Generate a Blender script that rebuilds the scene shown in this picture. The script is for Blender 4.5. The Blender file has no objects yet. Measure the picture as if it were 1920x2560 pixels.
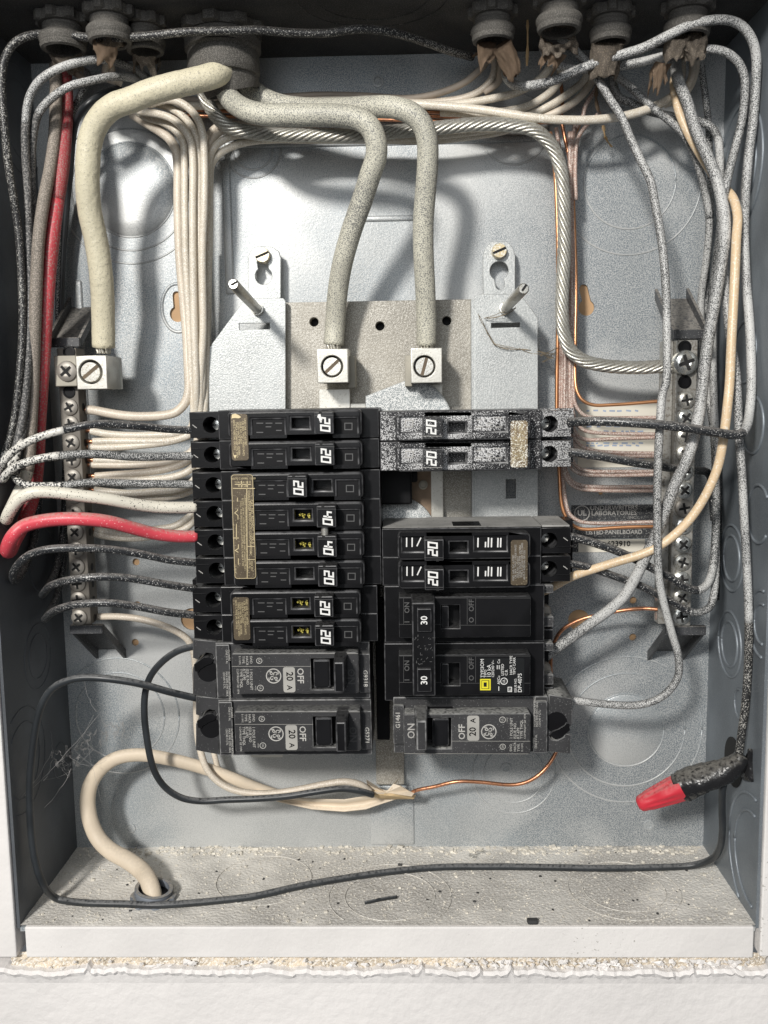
import bpy, bmesh, math, random
import numpy as np
from mathutils import Vector, Matrix
random.seed(7)
S = 0.001                      # everything below is written in millimetres
sc = bpy.context.scene
COL = sc.collection

# ------------------------------------------------------------------ camera
CAM = np.array([13.36, -473.35, 241.62]); PITCH, YAW, ROLL = 0.1230, -0.0262, -0.0152; F = 2300.0
def axes():
    cp, sp, cy, sy = math.cos(PITCH), math.sin(PITCH), math.cos(YAW), math.sin(YAW)
    f = np.array([sy*cp, cy*cp, -sp]); r = np.array([cy, -sy, 0.0]); u = np.cross(r, f)
    c, s = math.cos(ROLL), math.sin(ROLL)
    return c*r + s*u, -s*r + c*u, f
RIGHT, UP, FWD = axes()
cd = bpy.data.cameras.new('camera'); cam = bpy.data.objects.new('camera', cd); COL.objects.link(cam)
cd.sensor_fit = 'HORIZONTAL'; cd.sensor_width = 36; cd.lens = F/1920*36; cd.clip_start = 0.02; cd.clip_end = 20
m = Matrix.Identity(4)
for i in range(3):
    m[i][0] = RIGHT[i]; m[i][1] = UP[i]; m[i][2] = -FWD[i]; m[i][3] = CAM[i]*S
cam.matrix_world = m; sc.camera = cam

# ------------------------------------------------------------------ light
w = bpy.data.worlds.new('World'); sc.world = w; w.use_nodes = True
w.node_tree.nodes['Background'].inputs[0].default_value = (0.90, 0.94, 1.0, 1)
w.node_tree.nodes['Background'].inputs[1].default_value = 0.12
ld = bpy.data.lights.new('work_lamp', 'POINT'); ld.energy = 116; ld.shadow_soft_size = 0.095; ld.color = (1.0, 0.965, 0.91)
lo = bpy.data.objects.new('work_lamp', ld); COL.objects.link(lo); lo.location = (-0.53, -1.48, 0.92)
ad = bpy.data.lights.new('added_fill_light', 'AREA'); ad.shape = 'DISK'; ad.size = 0.55; ad.energy = 2.2; ad.color = (0.94, 0.97, 1.0)  # added soft fill for broad sheen on the steel, no such source known
ao = bpy.data.objects.new('added_fill_light', ad); COL.objects.link(ao); ao.location = (-0.12, -0.95, 0.50)
ao.rotation_euler = (Vector((0, 0, 0.18))-ao.location).to_track_quat('-Z', 'Y').to_euler()
sc.view_settings.view_transform = 'Standard'; sc.view_settings.look = 'None'
sc.view_settings.exposure = 0; sc.view_settings.gamma = 1
sc.cycles.max_bounces = 6; sc.cycles.use_denoising = True

# ------------------------------------------------------------------ geometry helpers
W2, D, H = 170.0, 75.0, 408.0
def ray(px, py):
    d = FWD + RIGHT*((px-960)/F) - UP*((py-1280)/F); return d
def onplane(px, py, ax, val):
    d = ray(px, py); t = (val - CAM[ax])/d[ax]; return CAM + d*t
def P(px, py, h): return onplane(px, py, 1, -h)            # point h mm in front of the back plate
def rect3(x0, y0, x1, y1, h):
    a, b, c, d = P(x0, y0, h), P(x1, y0, h), P(x1, y1, h), P(x0, y1, h)
    return (a[0]+d[0])/2, (b[0]+c[0])/2, (c[2]+d[2])/2, (a[2]+b[2])/2    # X0 X1 Z0 Z1
def depth_on_floor(px, py, z): return -onplane(px, py, 2, z)[1]

EDGE = {}
def link(name, me, mat, parent=None, origin=None):
    if mat: me.materials.append(mat)
    if mat and mat.name in EDGE:      # paler rounded arrises: painted edge highlights, with some wear on the grey cases
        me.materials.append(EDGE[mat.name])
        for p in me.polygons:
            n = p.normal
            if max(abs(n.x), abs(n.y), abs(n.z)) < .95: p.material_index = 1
    o = bpy.data.objects.new(name, me); COL.objects.link(o)
    if origin is not None:
        ov = Vector(origin)*S
        me.transform(Matrix.Translation(-ov)); o.location = ov
    if parent is not None:
        o.parent = parent; o.location = o.location - parent_world(parent)
    return o
def parent_world(p):
    v = Vector((0, 0, 0))
    while p is not None: v = v + p.location; p = p.parent
    return v
def tag(o, label, cat, group=None, kind=None):
    if label: o['label'] = label
    if cat: o['category'] = cat
    if group: o['group'] = group
    if kind: o['kind'] = kind
    return o
def thing(name, label, cat, loc, group=None):
    o = bpy.data.objects.new(name, None); COL.objects.link(o); o.location = Vector(loc)*S
    o.empty_display_size = 0.01
    return tag(o, label, cat, group)
def me_from(bm, smooth=False, name='m'):
    me = bpy.data.meshes.new(name)
    if smooth:
        for f in bm.faces: f.smooth = True
    bm.to_mesh(me); bm.free(); me.transform(Matrix.Scale(S, 4)); return me
def bm_box(x0, x1, z0, z1, h0, h1, bev=0.0, seg=2, taper=0.0, bm=None):
    own = bm is None
    b = bmesh.new()
    v = []
    for h, t in ((h0, 0), (h1, taper)):
        v.append([b.verts.new((x, -h, z)) for x, z in ((x0+t, z0+t), (x1-t, z0+t), (x1-t, z1-t), (x0+t, z1-t))])
    b.faces.new(v[0][::-1]); b.faces.new(v[1])
    for i in range(4): b.faces.new((v[0][i], v[0][(i+1) % 4], v[1][(i+1) % 4], v[1][i]))
    bmesh.ops.recalc_face_normals(b, faces=b.faces)
    if bev > 0:
        bmesh.ops.bevel(b, geom=list(b.edges), offset=bev, segments=seg, profile=0.5, affect='EDGES')
    if own: return b
    tmp = bpy.data.meshes.new('t'); b.to_mesh(tmp); b.free(); bm.from_mesh(tmp); bpy.data.meshes.remove(tmp); return bm
def box(name, r, h0, h1, mat, parent=None, bev=0.3, seg=2, taper=0.0, smooth=False):
    """r = X0 X1 Z0 Z1 in mm"""
    me = me_from(bm_box(*r, h0, h1, bev, seg, taper), smooth)
    return link(name, me, mat, parent, ((r[0]+r[1])/2, -h0, (r[2]+r[3])/2))
def boxpx(name, x0, y0, x1, y1, h0, h1, mat, parent=None, **k):
    return box(name, rect3(x0, y0, x1, y1, h1), h0, h1, mat, parent, **k)
def poly_obj(name, outer, holes, h0, h1, mat, parent=None, bev=0.0, origin=None, res=2):
    """outline + holes given as lists of (x,z) mm; a real sheet with real openings"""
    cu = bpy.data.curves.new(name, 'CURVE'); cu.dimensions = '2D'; cu.fill_mode = 'BOTH'
    t = (h1-h0)/2
    cu.extrude = max(t-bev, 0.0)*S; cu.bevel_depth = bev*S; cu.bevel_resolution = res; cu.offset = -bev*S
    for pts in [outer]+list(holes):
        sp = cu.splines.new('POLY'); sp.points.add(len(pts)-1); sp.use_cyclic_u = True
        for i, p in enumerate(pts): sp.points[i].co = (p[0]*S, p[1]*S, 0, 1)
    tmp = bpy.data.objects.new('tmp', cu); COL.objects.link(tmp)
    dg = bpy.context.evaluated_depsgraph_get()
    me = bpy.data.meshes.new_from_object(tmp.evaluated_get(dg))
    bpy.data.objects.remove(tmp); bpy.data.curves.remove(cu)
    me.transform(Matrix.Rotation(math.pi/2, 4, 'X')); me.transform(Matrix.Translation((0, -(h0+h1)/2*S, 0)))
    me.materials.clear()
    cx = sum(p[0] for p in outer)/len(outer); cz = sum(p[1] for p in outer)/len(outer)
    return link(name, me, mat, parent, origin if origin is not None else (cx, -h0, cz))
def pxpoly(pts, h): return [(P(x, y, h)[0], P(x, y, h)[2]) for x, y in pts]
def circ(cx, cz, r, n=28, a0=0, a1=2*math.pi, sq=1.0):
    full = abs(a1-a0-2*math.pi) < 1e-6
    return [(cx+r*math.cos(a0+(a1-a0)*i/(n if full else n-1)), cz+r*sq*math.sin(a0+(a1-a0)*i/(n if full else n-1))) for i in range(n)]
def rrect(x0, x1, z0, z1, r, n=5):
    o = []
    for cx, cz, a in ((x1-r, z1-r, 0), (x0+r, z1-r, 90), (x0+r, z0+r, 180), (x1-r, z0+r, 270)):
        for i in range(n+1):
            t = math.radians(a+90*i/n); o.append((cx+r*math.cos(t), cz+r*math.sin(t)))
    return o
def frame_to(axis):
    z = Vector(axis).normalized(); x = z.orthogonal().normalized(); y = z.cross(x); return x, y, z
def lathe(name, base, axis, prof, mat, parent=None, n=28, smooth=True, bm=None, notch=None):
    """prof: list of (radius, distance along axis) mm; notch=(count,depth) castellates the widest rings"""
    b = bmesh.new(); x, y, z = frame_to(axis); B = Vector(base); rings = []
    rmax = max(p[0] for p in prof)
    for r, d in prof:
        ring = []
        for i in range(n):
            rr = r
            if notch and r > rmax*0.97 and (i*notch[0]*2//n) % 2: rr = r-notch[1]
            a = 2*math.pi*i/n; ring.append(b.verts.new(B+z*d+x*(rr*math.cos(a))+y*(rr*math.sin(a))))
        rings.append(ring)
    for a, c in zip(rings, rings[1:]):
        for i in range(n):
            try: b.faces.new((a[i], a[(i+1) % n], c[(i+1) % n], c[i]))
            except ValueError: pass
    if prof[0][0] > 0.01: b.faces.new(rings[0][::-1])
    if prof[-1][0] > 0.01: b.faces.new(rings[-1])
    bmesh.ops.remove_doubles(b, verts=b.verts, dist=0.001)
    bmesh.ops.recalc_face_normals(b, faces=b.faces)
    me = me_from(b, False)
    if smooth:
        me.shade_smooth() if hasattr(me, 'shade_smooth') else None
        try: me.set_sharp_from_angle(angle=math.radians(38))
        except Exception: pass
    return link(name, me, mat, parent, base)
def crom(pts, per=7):
    """centripetal-ish Catmull-Rom through 3D points"""
    p = [np.array(q, float) for q in pts]; p = [2*p[0]-p[1]]+p+[2*p[-1]-p[-2]]; out = []
    for i in range(1, len(p)-2):
        p0, p1, p2, p3 = p[i-1:i+3]
        t0 = 0; t1 = t0+max(np.linalg.norm(p1-p0), 1e-3)**.5; t2 = t1+max(np.linalg.norm(p2-p1), 1e-3)**.5; t3 = t2+max(np.linalg.norm(p3-p2), 1e-3)**.5
        for k in range(per):
            t = t1+(t2-t1)*k/per
            A1 = (t1-t)/(t1-t0)*p0+(t-t0)/(t1-t0)*p1; A2 = (t2-t)/(t2-t1)*p1+(t-t1)/(t2-t1)*p2; A3 = (t3-t)/(t3-t2)*p2+(t-t2)/(t3-t2)*p3
            B1 = (t2-t)/(t2-t0)*A1+(t-t0)/(t2-t0)*A2; B2 = (t3-t)/(t3-t1)*A2+(t-t1)/(t3-t1)*A3
            out.append((t2-t)/(t2-t1)*B1+(t-t1)/(t2-t1)*B2)
    out.append(p[-2]); return out
def smooth_path(path, it=1):
    for _ in range(it):
        q = path[:]
        for i in range(1, len(path)-1): q[i] = path[i]*0.5+(path[i-1]+path[i+1])*0.25
        path = q
    return path
def clampbox(q, r):
    q = np.array(q, float); q[0] = min(max(q[0], -W2+r+.3), W2-r-.3); q[2] = min(max(q[2], r+.2), H-r)
    if q[1] > -r-0.2: q[1] = -r-0.2
    return q
def tube_bm(path, rad, n=12, bm=None, flat=1.0, wob=0.0):
    b = bm or bmesh.new(); path = [Vector(p) for p in path]
    T = [(path[min(i+1, len(path)-1)]-path[max(i-1, 0)]).normalized() for i in range(len(path))]
    x = T[0].orthogonal().normalized() if abs(T[0].y) > .9 else T[0].cross(Vector((0, 1, 0))).normalized()
    prev = None; rings = []
    for i, p in enumerate(path):
        t = T[i]; x = (x-t*x.dot(t)).normalized(); y = t.cross(x)
        r = rad(i/(len(path)-1)) if callable(rad) else rad
        if wob: r *= 1+wob*math.sin(i*1.7)*math.sin(i*.53+1)
        rings.append([b.verts.new(p+x*(r*math.cos(2*math.pi*k/n))+y*(r*flat*math.sin(2*math.pi*k/n))) for k in range(n)])
    for a, c in zip(rings, rings[1:]):
        for k in range(n): b.faces.new((a[k], a[(k+1) % n], c[(k+1) % n], c[k]))
    b.faces.new(rings[0][::-1]); b.faces.new(rings[-1])
    return b
def tube(name, pts3, rad, mat, parent=None, n=12, per=7, sm=1, clamp=True, **k):
    r0 = rad(0.5) if callable(rad) else rad
    if clamp: pts3 = [clampbox(q, r0) for q in pts3]
    path = smooth_path(crom(pts3, per), sm)
    me = me_from(tube_bm(path, rad, n, **k), True)
    return link(name, me, mat, parent, tuple(path[0]))
def wire(name, pts, rad, mat, label, cat='wire', group=None, h=None, parent=None, **k):
    q = []
    for p in pts:
        hh = p[2] if len(p) > 2 else h
        if hh == 'f': hh = depth_on_floor(p[0], p[1], (rad if not callable(rad) else rad(.5))+.3)
        q.append(P(p[0], p[1], hh))
    o = tube(name, q, rad, mat, parent, **k)
    if parent is None: tag(o, label, cat, group)
    return o
def ramp_h(pts, *hs):
    """spread the heights hs evenly along pts"""
    L = [0]
    for a, b in zip(pts, pts[1:]): L.append(L[-1]+math.hypot(b[0]-a[0], b[1]-a[1]))
    out = []
    for p, l in zip(pts, L):
        t = l/L[-1]*(len(hs)-1); i = min(int(t), len(hs)-2); out.append((p[0], p[1], hs[i]+(hs[i+1]-hs[i])*(t-i)))
    return out
def ribbon_bm(strokes, width, h, bm=None, closed=False):
    """flat print: each stroke a list of (x,z) mm on the plane h"""
    b = bm or bmesh.new()
    for st in strokes:
        cl = closed or (len(st) > 3 and st[0] == st[-1])
        pts = st[:-1] if (cl and st[0] == st[-1]) else st
        n = len(pts); L = []; R_ = []
        for i in range(n):
            a = pts[(i-1) % n] if (cl or i > 0) else None; c = pts[(i+1) % n] if (cl or i < n-1) else None; p = pts[i]
            d1 = Vector((p[0]-a[0], p[1]-a[1])).normalized() if a else None
            d2 = Vector((c[0]-p[0], c[1]-p[1])).normalized() if c else None
            d1 = d1 or d2; d2 = d2 or d1; nn = Vector((-(d1.y+d2.y), d1.x+d2.x))
            if nn.length < 1e-4: nn = Vector((-d1.y, d1.x))
            nn.normalize(); k = min(1/max(nn.dot(Vector((-d1.y, d1.x))), .35), 2.2)
            L.append(b.verts.new((p[0]+nn.x*width/2*k, -h, p[1]+nn.y*width/2*k)))
            R_.append(b.verts.new((p[0]-nn.x*width/2*k, -h, p[1]-nn.y*width/2*k)))
        for i in range(n if cl else n-1):
            j = (i+1) % n; b.faces.new((L[i], R_[i], R_[j], L[j]))
    return b
def prt(name, bm, mat, parent):
    for f in bm.faces:
        if f.normal.y > 0: f.normal_flip()
    bm.normal_update()
    me = me_from(bm); c = sum((v.co for v in me.vertices), Vector())/max(1, len(me.vertices))/S
    return link(name, me, mat, parent, tuple(c))
def text_bm(lines, bm=None):
    """lines: (string, x, z, h, size, rotation degrees, align)"""
    b = bm or bmesh.new()
    for (s, x, z, h, size, rot, al) in lines:
        fc = bpy.data.curves.new('t', 'FONT'); fc.body = s; fc.size = size; fc.align_x = al; fc.align_y = 'CENTER'; fc.resolution_u = 2
        if size > 2.5: fc.offset = size*0.015
        tmp = bpy.data.objects.new('t', fc); COL.objects.link(tmp)
        me = bpy.data.meshes.new_from_object(tmp.evaluated_get(bpy.context.evaluated_depsgraph_get()))
        bpy.data.objects.remove(tmp); bpy.data.curves.remove(fc)
        me.transform(Matrix.Translation((x, -h, z)) @ Matrix.Rotation(math.pi/2, 4, 'X') @ Matrix.Rotation(math.radians(rot), 4, 'Z'))
        b.from_mesh(me); bpy.data.meshes.remove(me)
    b.normal_update()
    return b
def copy_tree(o, parent=None, off=None, swap=None):
    c = o.copy(); COL.objects.link(c)
    if parent is not None: c.parent = parent
    if off is not None: c.location = o.location+Vector(off)*S
    if swap and c.type == 'MESH' and o.material_slots and o.material_slots[0].material and o.material_slots[0].material.name in swap:
        c.material_slots[0].link = 'OBJECT'; c.material_slots[0].material = swap[o.material_slots[0].material.name]
    for ch in o.children: copy_tree(ch, c, None, swap)
    return c

def wire_runs(name, pts, rad, runs, label, cat='wire', group=None, n=12, per=7):
    """one wire whose covering changes along its length: runs = [(last control index, part name, material)]"""
    q = []
    for p in pts: q.append(P(*p))
    r0 = rad(.5) if callable(rad) else rad
    q = [clampbox(v, r0) for v in q]; path = smooth_path(crom(q, per), 1); t = thing(name, label, cat, tuple(path[0]), group); i0 = 0; L = len(path)-1
    for last, pn, m in runs:
        i1 = min(last*per, L); seg = path[i0:i1+1]; a, b_ = i0/L, i1/L
        rr = (lambda u, a=a, b_=b_: rad(a+(b_-a)*u)) if callable(rad) else rad
        link(pn, me_from(tube_bm(seg, rr, n), True), m, t, tuple(seg[0])); i0 = i1
    return t
# ------------------------------------------------------------------ materials
def mat(name, col, rough=0.5, metal=0.0, var=0.15, vs=60, sp=None, bump=0.0, bs=900, dust=None, blotch=None, spec=0.5, coat=0.0, bdist=0.0004, big=None, face=None, xg=None, dent=None):
    """sp=(colour, threshold, scale, softness[, mask amount]); dust=(colour, amount) settles on upward faces; blotch=(colour, threshold, scale)"""
    M = bpy.data.materials.new(name); M.use_nodes = True; N = M.node_tree.nodes; Lk = M.node_tree.links
    bs_ = N['Principled BSDF']; tc = N.new('ShaderNodeTexCoord').outputs['Object']
    def noise(scale, detail=2, rough_=0.5):
        n = N.new('ShaderNodeTexNoise'); n.inputs['Scale'].default_value = scale; n.inputs['Detail'].default_value = detail; n.inputs['Roughness'].default_value = rough_
        Lk.new(tc, n.inputs['Vector']); return n.outputs['Fac']
    def rmp(src, a, b, c0=0.0, c1=1.0):
        r = N.new('ShaderNodeMapRange'); r.interpolation_type = 'SMOOTHSTEP'; Lk.new(src, r.inputs[0])
        for i, v in ((1, a), (2, b), (3, c0), (4, c1)): r.inputs[i].default_value = v
        return r.outputs[0]
    def mixc(fac, a, b):
        x = N.new('ShaderNodeMix'); x.data_type = 'RGBA'
        Lk.new(fac, x.inputs[0])
        for s, v in ((6, a), (7, b)):
            if isinstance(v, tuple): x.inputs[s].default_value = (*v[:3], 1)
            else: Lk.new(v, x.inputs[s])
        return x.outputs[2]
    def math_(op, a, b):
        x = N.new('ShaderNodeMath'); x.operation = op; x.use_clamp = op != 'ADD'
        for i, v in ((0, a), (1, b)):
            if isinstance(v, (int, float)): x.inputs[i].default_value = v
            else: Lk.new(v, x.inputs[i])
        return x.outputs[0]
    lo_ = tuple(max(c*(1-var), 0) for c in col); hi = tuple(min(c*(1+var), 1) for c in col)
    c = mixc(rmp(noise(vs, 3), .35, .65), lo_, hi)
    if big: c = mixc(rmp(noise(big[2], 3), big[1]-.12, big[1]+.12), c, big[0])
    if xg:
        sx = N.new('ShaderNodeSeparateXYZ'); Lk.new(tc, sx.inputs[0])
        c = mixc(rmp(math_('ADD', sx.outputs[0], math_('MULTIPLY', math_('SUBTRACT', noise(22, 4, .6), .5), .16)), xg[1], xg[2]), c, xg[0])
    if blotch: c = mixc(rmp(noise(blotch[2], 4, .6), blotch[1]-.02, blotch[1]+.02), c, blotch[0])
    sf = None
    if sp:
        src = noise(sp[2]*2.1, 1.2, .5)
        if len(sp) > 4:
            src = math_('ADD', src, math_('MULTIPLY', math_('SUBTRACT', noise(sp[5] if len(sp) > 5 else 45, 2), .5), sp[4]) )
        if face is not None:     # overspray landed on the sides turned to the room and upward
            g = N.new('ShaderNodeNewGeometry'); s = N.new('ShaderNodeSeparateXYZ'); Lk.new(g.outputs['Normal'], s.inputs[0])
            k = math_('ADD', math_('MULTIPLY', s.outputs[1], -face), math_('MULTIPLY', s.outputs[2], face*.5)); src = math_('ADD', src, k)
        sf = rmp(src, sp[1]-sp[3], sp[1]+sp[3]); c = mixc(sf, c, sp[0])
    if dust:
        g = N.new('ShaderNodeNewGeometry'); s = N.new('ShaderNodeSeparateXYZ'); Lk.new(g.outputs['Normal'], s.inputs[0])
        d = math_('MULTIPLY', rmp(s.outputs[2], .15, .95), math_('MULTIPLY', rmp(noise(700, 3), .25, .6), dust[1])); c = mixc(d, c, dust[0])
        rr = math_('ADD', rough, math_('MULTIPLY', d, .5)); Lk.new(rr, bs_.inputs['Roughness'])
    else: bs_.inputs['Roughness'].default_value = rough
    Lk.new(c, bs_.inputs['Base Color']); bs_.inputs['Metallic'].default_value = metal
    bs_.inputs['Specular IOR Level'].default_value = spec; bs_.inputs['Coat Weight'].default_value = coat
    if bump:
        b = N.new('ShaderNodeBump'); b.inputs['Strength'].default_value = bump; b.inputs['Distance'].default_value = bdist
        Lk.new(sf if (sf is not None and bs == 0) else noise(bs or 900, 3), b.inputs['Height']); Lk.new(b.outputs[0], bs_.inputs['Normal'])
        if dent:
            b2 = N.new('ShaderNodeBump'); b2.inputs['Strength'].default_value = 1; b2.inputs['Distance'].default_value = dent[1]; Lk.new(noise(dent[0], 2), b2.inputs['Height']); Lk.new(b2.outputs[0], b.inputs['Normal'])
    return M
white = (.80, .79, .76)
SPW = (.74, .73, .70)
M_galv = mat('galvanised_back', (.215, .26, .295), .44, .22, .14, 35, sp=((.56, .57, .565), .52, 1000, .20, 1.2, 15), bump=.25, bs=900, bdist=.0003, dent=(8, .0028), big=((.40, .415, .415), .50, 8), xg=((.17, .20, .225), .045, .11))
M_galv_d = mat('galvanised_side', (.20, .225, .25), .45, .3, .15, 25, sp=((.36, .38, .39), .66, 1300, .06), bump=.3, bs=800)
M_galv_l = mat('galvanised_side_shaded', (.105, .115, .128), .55, .2, .2, 25, sp=((.2, .2, .2), .70, 1300, .06), bump=.25, bs=800)  # same steel as the right side, left wall's shade put into the colour
M_top = mat('shaded_top', (.04, .04, .04), .7, .1, .3, 30, sp=((.15, .145, .14), .62, 1200, .08), bump=.3)  # steel top painted near black, its shade is in the colour
M_bracket = mat('bracket_steel', (.40, .42, .42), .45, .35, .10, 40, sp=((.60, .61, .60), .53, 1100, .14), bump=.3, bs=1200)
M_base = mat('base_plate_paint', (.30, .28, .24), .5, .2, .15, 40, sp=((.56, .54, .49), .57, 1000, .12, .4), bump=.4, bs=900)
M_spk = mat('speckled_insulator', (.30, .33, .34), .55, .1, .15, 60, sp=((.74, .75, .74), .50, 1100, .05), bump=.4)
M_floor = mat('dusty_floor', (.74, .71, .655), .85, .05, .25, 30, sp=((.80, .78, .73), .58, 500, .16, .6, 18), bump=.8, bs=620, bdist=.0009, blotch=((.33, .32, .29), .68, 30), big=((.50, .475, .435), .53, 12))
M_paint = mat('white_paint', (.82, .795, .775), .55, 0, .05, 14, dent=(30, .0015), sp=((.55, .53, .50), .82, 330, .03, .6, 16), bump=.35, bs=420, bdist=.0006)
M_wall = mat('white_wall_paint', (.82, .795, .78), .6, 0, .05, 9, bump=.5, bs=200, bdist=.0012, dent=(14, .003))
M_core = mat('plaster_core', (.62, .54, .43), .9, 0, .2, 60, sp=((.80, .76, .70), .55, 500, .06, .3), bump=1.0, bs=500, bdist=.0012)
M_slot = mat('slot_shade', (.12, .085, .05), .6)
M_wood = mat('wood_behind', (.55, .35, .19), .7, 0, .15, 40)
M_dark = mat('dark_void', (.012, .012, .012), .8)
M_alu = mat('aluminium_lug', (.66, .645, .59), .38, .45, .07, 60, sp=((.5, .48, .42), .66, 600, .05), bump=.15)
M_alu_d = mat('dusty_lug_side', (.34, .32, .27), .6, .3, .12, 60)
M_screw = mat('screw_steel', (.60, .59, .55), .32, .75, .1, 90, sp=((.42, .38, .30), .6, 600, .1), bump=.1)
M_screw_d = mat('dull_screw', (.30, .28, .25), .5, .5, .15, 90)
M_screw_b = mat('bright_screw', (.72, .73, .70), .22, .85, .08, 90, sp=((.45, .43, .38), .62, 700, .1))
M_brass = mat('brass_screw', (.52, .43, .27), .35, .7, .15, 90, sp=((.7, .66, .56), .55, 500, .1))
M_bar = mat('dusty_bar', (.17, .155, .135), .6, .3, .2, 60, dust=((.3, .27, .22), .5))
M_bar_r = mat('bright_bar', (.42, .41, .38), .42, .5, .15, 60, sp=((.25, .23, .2), .58, 500, .08))
M_plas = mat('black_plastic_bracket', (.05, .052, .056), .45, 0, .2, 60, dust=((.32, .30, .27), .75), sp=((.4, .4, .39), .68, 900, .05))
M_copper = mat('copper', (.66, .31, .17), .34, .8, .2, 120, sp=((.40, .19, .12), .6, 300, .1), bump=.05)
M_copper_p = mat('painted_copper', (.38, .245, .20), .55, .15, .15, 120, sp=((.66, .58, .52), .57, 1000, .08), face=.05)
M_copper_o = mat('bright_copper', (.72, .36, .18), .34, .8, .1, 80)
M_strand = mat('aluminium_strand', (.56, .55, .50), .36, .6, .12, 90, sp=((.36, .33, .28), .58, 700, .1))
M_cream = mat('cream_cable', (.66, .61, .455), .5, 0, .10, 14, sp=((.45, .42, .33), .64, 800, .10, .5, 20), bump=.6, bs=420, bdist=.0007)
M_cream_s = mat('speckled_cable', (.62, .60, .50), .55, 0, .1, 40, sp=((.19, .19, .18), .57, 1050, .11, .8, 12), bump=.3, bs=900, face=-.07)
M_cream_t = mat('lightly_dusted_cable', (.60, .575, .47), .5, 0, .1, 20, sp=((.22, .22, .21), .625, 950, .11, .8, 12), bump=.4, bs=600, bdist=.0005)
M_cream_m = mat('dusted_cable', (.60, .58, .485), .52, 0, .1, 20, sp=((.21, .21, .20), .615, 950, .11, .8, 12), bump=.35, bs=800, face=-.04)
M_neut = mat('aged_white_wire', (.66, .575, .47), .42, 0, .08, 60, sp=((.80, .74, .64), .58, 900, .1), dust=((.40, .34, .27), .45), bump=.12)
M_neut_l = mat('light_white_wire', (.66, .59, .48), .42, 0, .08, 60, sp=((.84, .80, .72), .56, 900, .1), bump=.12)
M_dirty = mat('dirty_cream_wire', (.40, .34, .28), .6, 0, .15, 60, dust=((.22, .19, .16), .6))
M_blk = mat('black_wire', (.022, .024, .027), .33, 0, .2, 60, sp=((.60, .59, .57), .655, 900, .04, .25, 40), dust=((.34, .32, .30), .55), bump=.15)
M_blk_c = mat('clean_black_wire', (.028, .032, .036), .36, 0, .2, 60, dust=((.24, .24, .24), .6), bump=.1)
M_blk_s = mat('speckled_black_wire', (.024, .026, .029), .45, 0, .2, 60, sp=((.56, .56, .545), .625, 1150, .10, 1.0, 26), bump=.3, bs=1500, face=.09)
M_blk_h = mat('heavily_speckled_wire', (.055, .057, .06), .5, 0, .2, 60, sp=((.60, .60, .585), .60, 1150, .12, 1.0, 26), bump=.3, bs=1500, face=.10)
M_blk_w = mat('painted_black_wire', (.03, .032, .035), .45, 0, .2, 60, sp=((.76, .72, .62), .47, 700, .04, .5, 30), bump=.3, bs=900, face=.14)
M_blk_p = mat('patchy_painted_wire', (.028, .03, .033), .42, 0, .2, 60, sp=((.70, .68, .63), .67, 600, .06, 1.1, 42), bump=.25, bs=1200, face=.14)
M_blk_b = mat('sooty_black_wire', (.018, .018, .019), .5, 0, .2, 60, sp=((.42, .41, .38), .62, 900, .04, .6, 18), dust=((.22, .2, .18), .5))
M_dustgrey = mat('dust_brown_cable', (.20, .175, .15), .7, 0, .15, 60, sp=((.38, .33, .28), .54, 900, .08), bump=.3)
M_red = mat('red_wire', (.66, .07, .095), .38, 0, .08, 40, sp=((.85, .55, .55), .70, 700, .04), dust=((.50, .33, .29), .8), bump=.1)
M_red_d = mat('dusty_red_wire', (.36, .045, .055), .6, 0, .12, 40, sp=((.33, .20, .18), .56, 900, .1), bump=.2)
M_red_m = mat('dull_red_wire', (.50, .055, .07), .5, 0, .12, 40, sp=((.40, .22, .20), .58, 600, .08), bump=.15)
M_dkg = mat('dusty_dark_wire', (.055, .055, .055), .6, 0, .25, 60, sp=((.26, .25, .24), .57, 700, .08, .3, 20), bump=.25)
M_beige = mat('beige_wire', (.74, .56, .36), .38, 0, .06, 40, sp=((.84, .76, .64), .62, 600, .08), bump=.1)
M_sheath = mat('cream_sheath', (.74, .63, .49), .5, 0, .08, 30, dust=((.48, .42, .34), .4), bump=.25)
M_kraft = mat('kraft_paper', (.25, .18, .125), .8, 0, .25, 60, dust=((.25, .21, .17), .5), bump=.4)
M_kraft_d = mat('dusty_sheath', (.20, .17, .14), .85, 0, .2, 50, sp=((.4, .34, .27), .58, 900, .08), bump=.4)
M_fit = mat('dusty_fitting', (.085, .08, .072), .8, .1, .2, 60, sp=((.17, .16, .145), .56, 1100, .12), bump=.6, bs=800)
M_fit_b = mat('grey_bushing', (.20, .22, .25), .5, .2, .15, 60, dust=((.42, .38, .32), .7))
M_case = mat('black_case', (.0075, .0075, .0085), .30, 0, .3, 60, sp=((.30, .30, .30), .83, 700, .02), bump=.06, dust=((.11, .11, .11), .4), spec=.28)
M_case_d = mat('black_recess', (.004, .004, .005), .5, 0, .2, 60, spec=.2)
M_hand = mat('black_handle', (.007, .007, .008), .26, 0, .3, 60, dust=((.13, .13, .13), .4))
M_caseg = mat('grey_black_case', (.034, .034, .036), .48, 0, .15, 50, sp=((.22, .22, .22), .72, 800, .03), bump=.15, dust=((.26, .26, .25), .6))
M_caseg_d = mat('dusty_grey_case', (.038, .038, .040), .55, 0, .2, 50, sp=((.20, .20, .20), .68, 800, .04), bump=.2, dust=((.40, .40, .38), .8))
M_cases = mat('paint_spattered_case', (.010, .010, .012), .4, 0, .2, 60, sp=((.62, .62, .62), .64, 1000, .07, 1.0, 34), bump=.3, bs=900)
M_cases_h = mat('paint_coated_case', (.02, .02, .022), .5, 0, .2, 60, sp=((.50, .50, .50), .52, 1300, .10, .3), bump=.4, bs=1500)
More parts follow.
